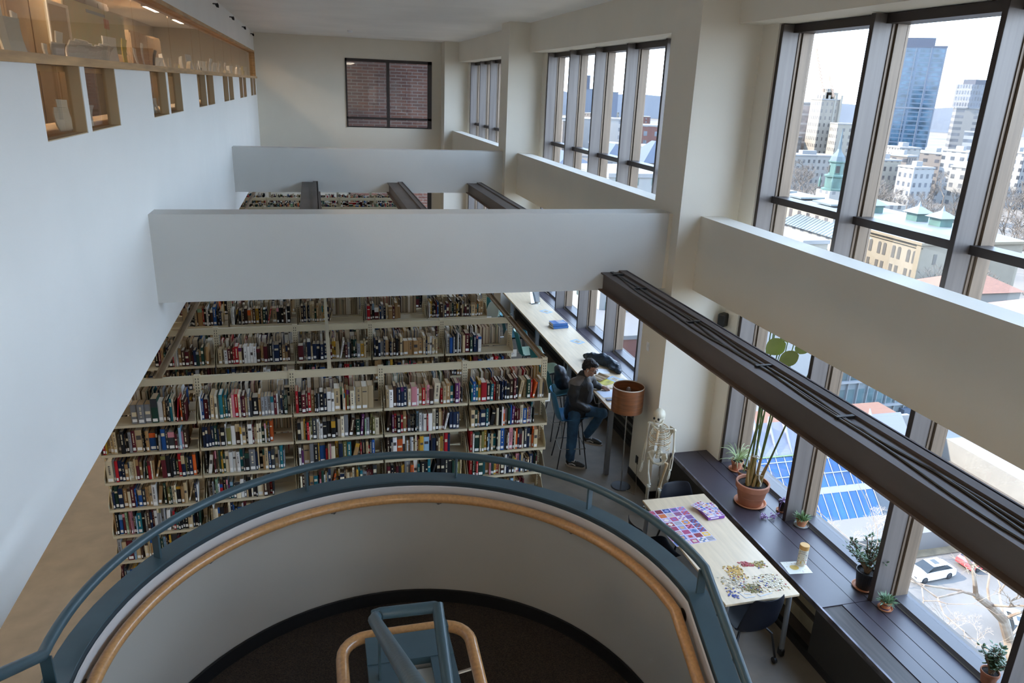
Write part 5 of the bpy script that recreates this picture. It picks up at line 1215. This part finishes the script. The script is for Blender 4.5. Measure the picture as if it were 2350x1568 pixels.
# hip roofed and flat buildings below the transom
def hip(nm, label, x0, x1, y0, y1, ze, zr, wallm, roofm, seams=0, over=.5):
    t = thing(nm, label, 'building', ((x0+x1)/2,(y0+y1)/2,GZ)); MB().box(x0,x1,y0,y1,GZ,ze).build('walls', wallm, t)
    a, b, c, d = x0-over, x1+over, y0-over, y1+over; m = MB(); ins = min(b-a,d-c)/2
    if b-a > d-c: r0, r1 = (a+ins,(c+d)/2,zr), (b-ins,(c+d)/2,zr)
    else: r0, r1 = ((a+b)/2,c+ins,zr), ((a+b)/2,d-ins,zr)
    vs = [(a,c,ze),(b,c,ze),(b,d,ze),(a,d,ze),r0,r1]
    fs = [(0,1,4),(1,2,5,4),(2,3,5),(3,0,4,5),(3,2,1,0)] if b-a <= d-c else [(0,1,5,4),(1,2,5),(2,3,4,5),(3,0,4),(3,2,1,0)]
    m.add(vs,fs); m.build('roof', roofm, t)
    if seams:
        m = MB()
        n_ = int((d-c)/seams)
        for i in range(1,n_):
            y = c+seams*i; f = min(1,min(y-c,d-y)/ins); m.tube([(a,y,ze+.05),(a+ins*f,y,ze+.05+(zr-ze)*f)],.09,4)
        n_ = int((b-a)/seams)
        for i in range(1,n_):
            x = a+seams*i; f = min(1,min(x-a,b-x)/ins); m.tube([(x,c,ze+.05),(x,c+ins*f,ze+.05+(zr-ze)*f)],.09,4)
        m.build('roof_seams', roofm, t)
    return t
METR = om('metal_roof',(.36,.42,.43),.5,nscale=.3,namt=.15); TILE = om('red_tile',(.50,.22,.13),.8,nscale=1.5,namt=.3,stretch=(1,6,1)); TILEP = om('pink_tile',(.52,.33,.26),.8,nscale=2,namt=.2)
hip('stone_house','stone building with ribbed metal hip roof below the transom',83.5,89.5,105,122,-16.2,-14.2,BEIGEL,METR,.9)
t = building('flat_roof_block','cream block with white flat roof beside the parapet of the near bay',73.5,78,100,112,-16,CRM,ROOFW)
t = building('flat_roof_block','pale flat roofed hall with copper edged canopies left of the spire',86,93,110,142,-12.5,CRM,ROOFW)
for i in range(4):
    y = 138-8.5*i; MB().box(85,90,y-2.6,y+2.6,-11.6,-11.3).build('canopy', METR, t); MB().box(86,87,y-.6,y+.6,-12.4,-11.6).build('canopy_post', COP, t)
# the arcaded stone hall
pz = thing('arcaded_hall','long cream stone hall with arched windows and roof cupolas','building',(118,132,GZ))
MB().box(110,134,114.5,152,GZ,-19.6).build('walls', om('hall_stone',(.60,.51,.38),.8,nscale=.4,namt=.12), pz)
m = MB(); m.box(109.4,134.5,114,152.5,-19.6,-19.1); m.box(109.7,110,114.2,152.5,-20.3,-20.1); m.box(109.6,110,114.2,115.4,GZ,-19.6); m.build('cornice', om('hall_trim',(.52,.42,.28),.8), pz)
m = MB(); m.add([(109.6,114.2,-19.1),(134.4,114.2,-19.1),(134.4,152.3,-19.1),(109.6,152.3,-19.1),(116,119,-17.6),(128,119,-17.6),(128,150,-17.6),(116,150,-17.6)],[(0,1,5,4),(1,2,6,5),(2,3,7,6),(3,0,4,7),(4,5,6,7),(3,2,1,0)]); m.build('roof', METR, pz)
HW = om('hall_window',(.22,.20,.18),.4)
for i in range(9):
    yc = 123.5-1.0-4.1*(i-3) if False else 116.6+4.0*i
    for d in (-.75,.75):
        y = yc+d; m = MB(); pr = [(y-.42,-23.4),(y+.42,-23.4),(y+.42,-21.4)]+[(y+.42*math.cos(PI*k/8),-21.4+.42*math.sin(PI*k/8)) for k in range(1,9)]
        m.add([(109.93,a,b) for a,b in pr]+[(110.0,a,b) for a,b in pr],[tuple(range(len(pr))),tuple(range(2*len(pr)-1,len(pr)-1,-1))]+[(j,(j+1)%len(pr),len(pr)+(j+1)%len(pr),len(pr)+j) for j in range(len(pr))]); m.build('arched_window', HW, pz)
        MB().box(109.93,110,y-.4,y+.4,-26.2,-24.7).build('window', HW, pz)
for x in (113.5,118): MB().box(x-.4,x+.4,114.43,114.5,-23.4,-21.4).build('window', HW, pz)
for cx, cy in ((122,129.9),(122,123.6),(120,141)):
    m = MB(); m.cbox((cx,cy,-17.0),(3.0,3.0,2.4)); m.build('cupola', COP, pz)
    m = MB(); m.add([(cx-2.2,cy-2.2,-15.9),(cx+2.2,cy-2.2,-15.9),(cx+2.2,cy+2.2,-15.9),(cx-2.2,cy+2.2,-15.9),(cx-.3,cy-.3,-14.6),(cx+.3,cy-.3,-14.6),(cx+.3,cy+.3,-14.6),(cx-.3,cy+.3,-14.6),(cx,cy,-13.5)],[(0,1,5,4),(1,2,6,5),(2,3,7,6),(3,0,4,7),(4,5,8),(5,6,8),(6,7,8),(7,4,8),(3,2,1,0)]); m.build('cupola_roof', METR, pz)
t = hip('tiled_house','red tile roofed wing with a white chimney in front of the arcaded hall',98,112,94,102.5,-23.2,-21,BEIGEL,TILE)
MB().box(102.6,104.6,99,101,-23,-19.5).build('chimney', ROOFW, t)
t = hip('tiled_house','pink tile hip roof with white chimney in the nearest upper pane',95.5,116,76,87.5,-23.2,-20.4,BEIGEL,TILEP)
MB().box(103,105,81,83,-23,-18.6).build('chimney', ROOFW, t)
# mid bay skyline
building('office_tower','grey tower with dark rooftop mast box far off through the middle window',300,313,843,856,9.4,om('far_tower',(.30,.36,.47),.7),om('far_dark',(.12,.16,.25),.7),pent=(.35,.4,15),rz=az(306,845))
building('office_tower','small dark distant tower behind the middle window',293,301,738,748,6.8,om('far_tower_b',(.24,.30,.42),.7),ROOFG,rz=az(297,742))
building('white_block','white block with square windows in the middle window',127,137,318,330,-5.5,WHT,ROOFW,rz=az(132,324)-.2)
building('white_block','long white low roofs below the hills in the middle window',180,235,560,600,-14,ROOFW,ROOFW,rz=-.3)
building('brick_block','brick sided block right of the white block in the middle window',132,142,296,308,-7,RED,ROOFW,rz=-.3)
building('white_block','cream warehouse at the right of the middle window',108,124,240,255,-12,CRM,ROOFW,rz=-.3)
hip('gabled_house','slate roofed house low in the middle window',61,67,154,164,-8.2,-5.2,WHT,om('slate_blue',(.10,.14,.22),.6))
hip('gabled_house','steep slate roofed house right in the middle window',68,76,150,160,-8.5,-4.2,BRW,MATS['slate_blue'])
hip('gabled_house','long slate roofed terrace left in the middle window',48,58,150,172,-10,-7,BRW,MATS['slate_blue'])
building('corner_building','white cornice building with green framed windows low in the middle window',43,54,107,122,-6.8,facade('white_green',(.62,.61,.58),(.14,.25,.22),3,4,.3,.4),ROOFW,rz=0)
taken = [(132,324,12),(207,580,70),(137,302,12),(116,247,20),(306,849,14),(297,743,10),(64,158,10),(72,155,10),(53,161,26),(48,114,18),(46,101,16)]
for i in range(40):
    q1 = random.Random(i+40); D = q1.uniform(260,950); a = math.radians(q1.uniform(15,31)); w_ = q1.uniform(9,26); x, y = D*math.sin(a), D*math.cos(a)
    if any(math.hypot(x-u,y-v) < (w_+r)*.8 for u,v,r in taken): continue
    taken.append((x,y,w_)); z = 5.12-D*q1.uniform(.035,.07) if D < 500 else q1.uniform(-26,-12)
    building('distant_building','%s distant building among the low rooftops' % q1.choice(('pale','white','brick','cream','grey')),x-w_/2,x+w_/2,y-w_/2,y+w_/2,min(z,-8) if z > GZ+3 else GZ+6,q1.choice([WHT,BEIGEL,BRW,RED,CRM]),q1.choice([ROOFW,ROOFG]),rz=q1.uniform(-.4,.4))['group'] = 'rooftops toward the hills'
building('brick_building','red brick building with white framed windows low in the middle window',40,52,94,108,-28.3,RED,ROOFG)
# lower near bay: white panelled lab, curtain wall, brick court, atrium
building('panelled_building','white panelled building close behind the steel beam',50.5,60,75,92,-19.5,facade('white_panels',(.68,.68,.67),(.22,.28,.31),4.2,4.6,.22,.45),ROOFW)
t = building('curtain_wall_building','pale blue glass curtain wall building beside the white panelled one',60.2,86,75,95,-22,facade('curtain_glass',(.42,.50,.54),(.22,.35,.38),1.5,3.6,.86,.7,.4,.1),ROOFG)
m = MB()
for i in range(17): m.box(60.4+1.55*i,60.5+1.55*i,74.7,75,GZ,-22)
for z in (-32.5,-28.9,-25.3): m.box(60.2,86,74.6,75,z,z+.3)
m.build('facade_fins', om('fin_white',(.62,.64,.66),.5), t)
building('brick_court','red brick building with blue windows behind the glass atrium',42,60,66,74,-30.5,facade('red_brick_blue',(.38,.14,.10),(.10,.20,.34),2.2,3.6,.4,.8),ROOFG)
tr = thing('roof_terrace','white edged brick terrace above the glass atrium','terrace',(50,63,GZ)); MB().box(40,62,61.5,66,GZ,-27.5).build('terrace_deck', om('terrace_brick',(.42,.19,.11),.8), tr); MB().box(39.8,62,61.2,61.6,GZ,-27.0).build('parapet', ROOFW, tr)
at = thing('glass_atrium','sloping blue glass atrium roof with white bars','glass roof',(46,56,GZ))
S = 1.6
def AP(x, y, up=0): return (x*S, y*S, (-18+.97*(y-34.9)-5.12)*S+5.12+up)
ATG = mat('atrium_glass',(.008,.055,.15),.28,nscale=.25,namt=.45,spec=.3); ATW = om('atrium_white',(.60,.60,.66),.6); ATS = om('atrium_shade_roof',(.44,.44,.54),.7)
m = MB(); m.add([AP(20,31.5),AP(33.6,31.5),AP(33.6,34.8),AP(20,34.8)],[(0,1,2,3)]); m.add([AP(20,35.0),AP(37,35.0),AP(37,36.6),AP(20,36.6)],[(0,1,2,3)]); m.build('glazing', ATG, at)
m = MB(); m.add([AP(20,36.65),AP(38,36.65),AP(38,38.3),AP(20,38.3)],[(0,1,2,3)]); m.build('opaque_roof', ATS, at)
m = MB(); m.add([AP(33.6,31.5),AP(37,31.5),AP(37,34.8),AP(33.6,34.8)],[(0,1,2,3)]); m.build('end_wall', om('atrium_end',(.08,.10,.12),.3), at)
m = MB(); m.add([AP(20,34.72,.05),AP(38,34.72,.05),AP(38,35.02,.05),AP(20,35.02,.05)],[(0,1,2,3)]); m.build('cross_beam', ATW, at)
m = MB()
for y in (35.65,36.35): m.tube([AP(20,y,.05),AP(37,y,.05)],.07,4)
m.build('purlin', ATW, at)
m = MB(); m.tube([AP(20,36.62,.08),AP(38,36.62,.08)],.10,4); m.build('green_edge', om('lime_edge',(.36,.52,.24),.6), at)
for i in range(23): 
    x = 20+.62*i; m = MB(); m.tube([AP(x,31.5,.06),AP(x,34.8,.06)],.05,4); m.build('glazing_bar', ATW, at)
    m = MB(); m.tube([AP(x,35.0,.06),AP(x,36.6,.06)],.05,4); m.build('glazing_bar', ATW, at)
for i in range(14): x = 21+1.1*i; m = MB(); a, b = V(AP(x,36.7,.05)), V(AP(x,38.2,.05)); m.add([a,a+V((.12,0,0)),b+V((.12,0,.9)),b+V((0,0,.9)),b],[(0,1,2,3),(0,3,4)]); m.build('roof_fin', ATW, at)
MB().box(32,62,50,61.4,GZ,-34).build('atrium_base', mat('atrium_base_grey',(.10,.095,.09),.8), at)
# plaza slabs, roads, bank
tag(MB().box(74,110,54,74,GZ,-33.6).build('plaza_roof', mat('slab_white',(.155,.15,.14),.8,nscale=.4,namt=.1)),'pale slab roof terrace beyond the curtain wall building','terrace')
tag(MB().box(74,112,74,82,GZ,-33.0).build('dark_roof', om('slab_blue',(.16,.21,.30),.7)),'dark blue roof strip behind the pale slab terrace','roof')  # roof strip in one dark blue
MB().box(46,75,36,48.8,GZ,GZ+.03).build('ground', mat('asphalt',(.095,.088,.080),.9,nscale=.3,namt=.25), kind='structure')
MB().box(46,75,49,54,GZ,GZ+.06).build('ground', mat('dry_grass',(.12,.088,.05),.95,nscale=1,namt=.4), kind='structure')
MB().box(5.6,46,-40,52,GZ,GZ+.04).build('ground', mat('dry_bank',(.14,.112,.075),.95,nscale=.5,namt=.3), kind='structure')
MB().box(30,75,95,170,GZ,GZ+.05).build('ground', om('street',(.24,.25,.29),.9,nscale=.2,namt=.3), kind='structure')
# cars
CG = om('car_glass',(.02,.03,.035),.08); TYR = om('tyre',(.02,.02,.02),.8); RIM = om('wheel_rim',(.4,.4,.42),.3,metal=.8)
def make_car(nm, label, paint):
    t = thing(nm, label, 'car', (0,0,0)); m = MB()
    st = [(-2.35,.45,.62,.78),(-2.25,.30,.84,.86),(-1.9,.22,.95,.9),(-.9,.22,.98,.9),(0,.22,.98,.92),(1.2,.22,.95,.9),(1.95,.24,.86,.86),(2.25,.32,.74,.78),(2.35,.42,.6,.7)]
    vs = []
    for x, zb2, zt, hw in st:
        vs += [(x,-hw,zb2),(x,-hw,zb2+(zt-zb2)*.6),(x,-hw*.9,zt),(x,0,zt+.03),(x,hw*.9,zt),(x,hw,zb2+(zt-zb2)*.6),(x,hw,zb2)]
    n_ = len(st); m.add(vs,[(i*7+j,i*7+j+1,(i+1)*7+j+1,(i+1)*7+j) for i in range(n_-1) for j in range(6)]+[(i*7+6,i*7,(i+1)*7,(i+1)*7+6) for i in range(n_-1)]+[tuple(range(6,-1,-1)),tuple((n_-1)*7+j for j in range(7))])
    m.build('body', paint, t, smooth=True)
    m = MB(); vs = [(-1.95,-.78,.92),(-1.15,-.62,1.38),(.35,-.62,1.42),(1.25,-.78,.93)]; vs += [(x,-y,z) for x,y,z in vs]
    m.add(vs,[(0,1,2,3),(7,6,5,4),(0,4,5,1),(1,5,6,2),(2,6,7,3)]); m.build('cabin_glass', CG, t)
    m = MB(); m.add([(-1.2,-.62,1.375),(.38,-.62,1.42),(.38,.62,1.42),(-1.2,.62,1.375),(-1.15,-.5,1.43),(.30,-.5,1.465),(.30,.5,1.465),(-1.15,.5,1.43)],[(4,5,6,7),(0,1,5,4),(1,2,6,5),(2,3,7,6),(3,0,4,7)]); m.build('roof_panel', paint, t)
    for x in (-1.42,1.42):
        for s in (-1,1):
            m = MB(); m.x = Matrix.Translation((x,s*.84,.33)) @ Matrix.Rotation(PI/2,4,'X'); m.lathe([(.30,-.1),(.33,-.07),(.33,.07),(.30,.1)],20); w0 = m.build('wheel', TYR, t, smooth=True)
            m = MB(); m.x = Matrix.Translation((x,s*.945,.33)) @ Matrix.Rotation(PI/2,4,'X'); m.lathe([(.2,-.01),(.21,.01)],16); m.build('hubcap', RIM, w0)
    m = MB(); m.box(2.22,2.34,-.72,-.45,.58,.70); m.build('headlight', RIM, t); m = MB(); m.box(2.22,2.34,.45,.72,.58,.70); m.build('headlight', RIM, t)
    m = MB(); m.box(.55,1.2,-.35,.35,.93,.97) if False else m.box(-.6,0,-.35,.35,1.455,1.468); m.build('sunroof', CG, t); return t
def paint(n, c): return mat(n, c, .25, spec=.6, coat=.6)
c1 = make_car('parked_car','white saloon car with sunroof parked below the window',paint('car_white',(.70,.71,.74))); c1.location = (53.3,46.4,GZ+.03); c1.rotation_euler = (0,0,PI+.06)
c2 = make_car('parked_car','red car parked behind the white saloon',paint('car_red',(.45,.05,.05))); c2.location = (59.6,46.9,GZ+.03); c2.rotation_euler = (0,0,.1)
c3 = make_car('parked_car','pale blue car seen through bare branches at the frame edge',paint('car_blue',(.22,.30,.40))); c3.location = (54.8,38.4,GZ+.03); c3.rotation_euler = (0,0,.9)
copy_thing(c3,(59.2,39.6,GZ+.03),.9,'pale blue car furthest right behind the bare tree'); 
for i, (x, y, lb) in enumerate(((44,128,'white van on the street in the middle window'),(50,134,'white car parked by the street in the middle window'),(56,131,'white car under the white van in the middle window'),(187,262,'white car left of the park trees'),(192,258,'white car beside the park trees'))): copy_thing(c1,(x,y,GZ+.05),rnd.uniform(0,3),lb)
# bare trees
def bare_tree(nm, h, seed, mat_, spread=.5, depth=6, r0=.22, thin=1.):
    q3 = random.Random(seed); m = MB()
    def grow(p, d, l, r, k):
        e = p+d*l; mid = p+d*l*.5+V((q3.uniform(-1,1),q3.uniform(-1,1),0))*l*.06
        m.tube([p,mid,e],[r,r*.86,r*.7],6 if k < 2 else 3,cap=False)
        if k >= depth: return
        for _ in range(2 if k < 1 else q3.choice((2,3,3))):
            nd = (d+V((q3.uniform(-1,1),q3.uniform(-1,1),q3.uniform(-.35,.7)))*spread*(1+.1*k)).normalized(); grow(e, nd, l*q3.uniform(.62,.84), r*.66*thin, k+1)
    grow(V((0,0,0)), V((q3.uniform(-.05,.05),q3.uniform(-.05,.05),1)).normalized(), h*.27, r0, 0)
    return m.build(nm, mat_, fix=False)
BARK = om('bare_bark',(.36,.30,.25),.9); BARKW = mat('pale_twigs',(.24,.20,.165),.9); BARKD = om('tree_bark',(.28,.22,.16),.9,nscale=2,namt=.4)
protos = [bare_tree('bare_tree',14,s,BARK,.62,6,.28) for s in (1,2,3)]
spots_t = []
q4 = random.Random(77)
while len(spots_t) < 95:
    D = 150+230*q4.random()**.8; a = math.radians(q4.uniform(35,52)); x, y = D*math.sin(a), D*math.cos(a)
    if 108 < x < 148 and 112 < y < 174: continue
    if any(b[0]-3 < x < b[1]+3 and b[2]-3 < y < b[3]+3 for b in blk): continue
    if any(math.hypot(x-u,y-v) < 9.5 for u,v in spots_t): continue
    spots_t.append((x,y))
for i, (x, y) in enumerate(spots_t):
    o = protos[i] if i < 3 else protos[i % 3].copy()
    if i >= 3: COL.objects.link(o)
    o.location = (x,y,GZ); o.rotation_euler = (0,0,q4.uniform(0,6)); s_2 = q4.uniform(.8,1.3); o.scale = (s_2*1.15,s_2*1.15,s_2)
    tag(o,'leafless tree in the park between the church spire and the white blocks','tree','bare trees in the park')
for i in range(46):
    D = q4.uniform(190,520); a = math.radians(q4.uniform(17,31))
    if any(math.hypot(D*math.sin(a)-u,D*math.cos(a)-v) < 9+r*.7 for u,v,r in taken): continue
    taken.append((D*math.sin(a),D*math.cos(a),3)); o = protos[i % 3].copy(); COL.objects.link(o); o.location = (D*math.sin(a),D*math.cos(a),GZ); o.scale = (1.3,1.3,1.0); o.rotation_euler = (0,0,q4.uniform(0,6))
    tag(o,'leafless tree among the rooftops in the middle window','tree','bare trees beyond the middle window')
# near twiggy bushes with pale branches
bsp = bare_tree('bare_shrub',6.5,21,BARKW,.85,6,.10)
for i, (x, y, s, lb) in enumerate(((44.5,47.8,1.0,'pale twiggy tree in front of the blue atrium glass'),(49.0,49.3,1.05,'pale twiggy tree by the atrium corner'),(52.0,51.2,.8,'small pale twiggy tree behind the white saloon'),(47.3,38.2,.55,'pale bush between the window and the parked cars'),(49.6,37.4,.5,'pale bush left of the leaning tree trunk'),(64.0,48.8,.9,'pale twiggy tree behind the red car'),(70.0,52.0,1.1,'pale twiggy tree on the bank by the slab terrace'),(66,45,.9,'reddish twiggy tree right of the red car'))):
    o = bsp if i == 0 else bsp.copy()
    if i: COL.objects.link(o)
    o.location = (x,y,GZ); o.scale = (s*1.1,s*1.1,s); o.rotation_euler = (0,0,i*1.3); tag(o, lb, 'bare shrub')
lt = MB(); q5 = random.Random(4)
tk = [V(p) for p in ((50.1,34.0,-36),(49.6,35.1,-33.1),(48.5,35.2,-31.1),(46.0,34.6,-29.0),(43.8,34.1,-27.4))]; lt.tube(tk,[.50,.42,.36,.30,.24],10)
def br(p, d, l, r, k):
    e = p+d*l; mm = p+d*l*.5+V((q5.uniform(-1,1),q5.uniform(-1,1),q5.uniform(-1,1)))*l*.10; lt.tube([p,mm,e],[r,r*.8,r*.62],6 if k < 2 else 4,cap=False)
    if k > 4 or r < .012: return
    for _ in range(q5.choice((2,3))): br(e,(d+V((q5.uniform(-1,1),q5.uniform(-1,1),q5.uniform(-.6,.8)))*.62).normalized(),l*q5.uniform(.6,.85),r*.6,k+1)
for tip, r in (((42.4,33.8,-24.6),.20),((38.2,32.2,-25.3),.10),((39.5,34.5,-26.2),.10)): a = tk[4]; d = (V(tip)-a); br(a,d.normalized(),d.length,r,0)
for base, d, r in ((tk[3],(-.2,-.8,.6),.12),(tk[3],(.4,.6,.7),.12),(tk[2],(.5,-.6,.9),.14),(tk[2],(.6,.9,.5),.12),(tk[1],(.9,.1,.7),.12)): br(base,V(d).normalized(),2.2,r,1)
tag(lt.build('leaning_tree', mat('plane_bark',(.19,.155,.12),.85,nscale=1.2,col2='5a4838'), fix=False),'large leaning plane tree with a forked pale trunk in front of the cars','tree')

# ================================================================ mezzanine office behind the left glazing
MB().box(-2.3,-1.77,-6,25.4,5.12,5.16).build('trim_4', OAKT, kind='structure')
MB().box(-2.3,-1.77,-6,25.4,4.64,4.68).build('trim_4', OAKT, kind='structure')
q6 = random.Random(31)
FOLD = [mat('folder_white',(.78,.78,.78),.6), mat('folder_grey',(.60,.62,.66),.6), mat('folder_buff',(.62,.52,.36),.6), mat('folder_dark',(.10,.10,.12),.6), mat('folder_yellow',(.60,.50,.12),.6)]
def sheet_stand(x, y, z, w, h, lean, rz, m_, lab, grp, bend=.03):
    m = MB(); M = Matrix.Translation((x,y,z)) @ Matrix.Rotation(rz,4,'Z') @ Matrix.Rotation(lean,4,'X'); m.x = M; vs = []
    for i in range(5): t = i/4; vs += [(-w/2,bend*math.sin(t*2.2),h*t),(w/2,bend*math.sin(t*2.2+.3),h*t*(1 if i < 4 else .97))]
    m.add(vs,[(i*2,i*2+1,i*2+3,i*2+2) for i in range(4)]); o = m.build('paper_file', m_, fix=False); s = o.modifiers.new('s','SOLIDIFY'); s.thickness = .012
    tag(o, lab, 'file', grp)
YS = [(5.35,.22,.11,3),(5.75,.30,.55,0),(5.95,.20,.30,1),(6.15,.22,.34,0),(6.6,.18,.16,0),(6.75,.2,.17,1),(6.95,.16,.26,0),(7.1,.2,.16,0)]
for i, (y, w_, h_, c) in enumerate(YS):
    sheet_stand(-1.87+.015*(i%3),y,5.162,w_*.8,h_,q6.uniform(-.2,.2),q6.uniform(1.2,1.9),FOLD[c],'%s standing on the office sill in the nearest glazing pane' % ('black book' if c == 3 else 'tall white paper roll' if h_ > .5 else 'white paper file' if c == 0 else 'grey paper file'),'files in the nearest glazing pane')
for i in range(10):
    sheet_stand(-1.87,7.25+.13*i,5.162,.17,.20+.02*math.sin(i),.25,1.5,FOLD[0],'one of the row of ten curved white magazine files on the office sill','row of white magazine files',.06)
for i in range(46):
    y = 8.9+i*.36+q6.uniform(-.1,.1)
    sheet_stand(-1.88+q6.uniform(-.03,.02),y,5.162,q6.uniform(.12,.24),q6.choice((.14,.2,.26,.32)),q6.uniform(-.25,.25),q6.uniform(1.1,2.0),q6.choices(FOLD,[10,4,3,1,1])[0],'loose paper file standing on the office sill further along the ribbon window','files further along the office sill')
for i, (a, b) in enumerate(pairs):
    if a < 5 or a > 20: continue
    for k in range(4): sheet_stand(-1.88+q6.uniform(-.03,.02),a+.18+.2*k,4.682,q6.uniform(.08,.2),q6.choice((.12,.18,.24)),q6.uniform(-.2,.2),q6.uniform(1.1,2.0),q6.choices(FOLD,[8,4,4,2,2])[0],'paper or small box standing inside a small square window under the timber rail','things inside the small windows')
# map poster, cabinets, door frame glimpsed inside
po = thing('wall_poster','green leafy map poster hanging inside the office near glazing','poster',(-2.9,12.4,5.4)); MB().box(-2.92,-2.90,11.0,14.2,5.42,6.0).build('sheet', mat('poster_green',(.40,.46,.32),.7,nscale=5,col2='b8ae92'), po); MB().box(-2.90,-2.897,12.0,13.0,5.90,5.94).build('heading', mat('poster_blue',(.2,.28,.42),.7), po); MB().box(-2.90,-2.897,12.9,13.2,5.75,5.88).build('red_panel', mat('poster_red',(.42,.14,.1),.7), po)
CAB = mat('office_cabinet',(.36,.24,.14),.6,nscale=3,namt=.2); CABD = mat('office_dark',(.13,.09,.065),.6)
for i, (y0, y1, z1, m_, lb) in enumerate(((6.0,8.2,5.40,CABD,'dark brown cabinet under the map poster in the office'),(9.9,12.2,6.1,CAB,'tall brown cupboard in the office behind the third pane'),(13.2,14.6,6.2,CABD,'dark tall cupboard halfway along the office'),(16.0,19.0,5.9,CAB,'long brown cupboard toward the far end of the office'))):
    t = thing('office_cabinet', lb, 'cabinet', (-3.6,(y0+y1)/2,2.76)); MB().box(-4.0,-3.2,y0,y1,2.76,z1).build('carcass', m_, t); k = int((y1-y0)/.7)
    for j in range(k): yy = y0+(y1-y0)*j/k; MB().box(-3.2,-3.18,yy+.02,yy+(y1-y0)/k-.02,2.8,z1-.04).build('door', m_, t)
dr = thing('office_board','white framed board inside the office behind the cupboards','board',(-2.6,9.6,5.0)); MB().box(-2.62,-2.60,9.25,9.95,5.17,5.80).build('panel', TAN, dr); m = MB(); m.box(-2.60,-2.585,9.23,9.27,5.15,5.82); m.box(-2.60,-2.585,9.93,9.97,5.15,5.82); m.box(-2.60,-2.585,9.27,9.93,5.79,5.82); m.build('frame', PAPER, dr)
lt_ = MB(); lt_.tube([(-2.15,5.6,4.68),(-2.2,5.9,4.9),(-2.05,6.2,5.05)],.008,6); lt_.lathe([(.06,0),(.03,.07)],14,(-2.05,6.2,5.0)); tag(lt_.build('desk_lamp', PAPER, smooth=True),'small white desk lamp inside the nearest small window','desk lamp')
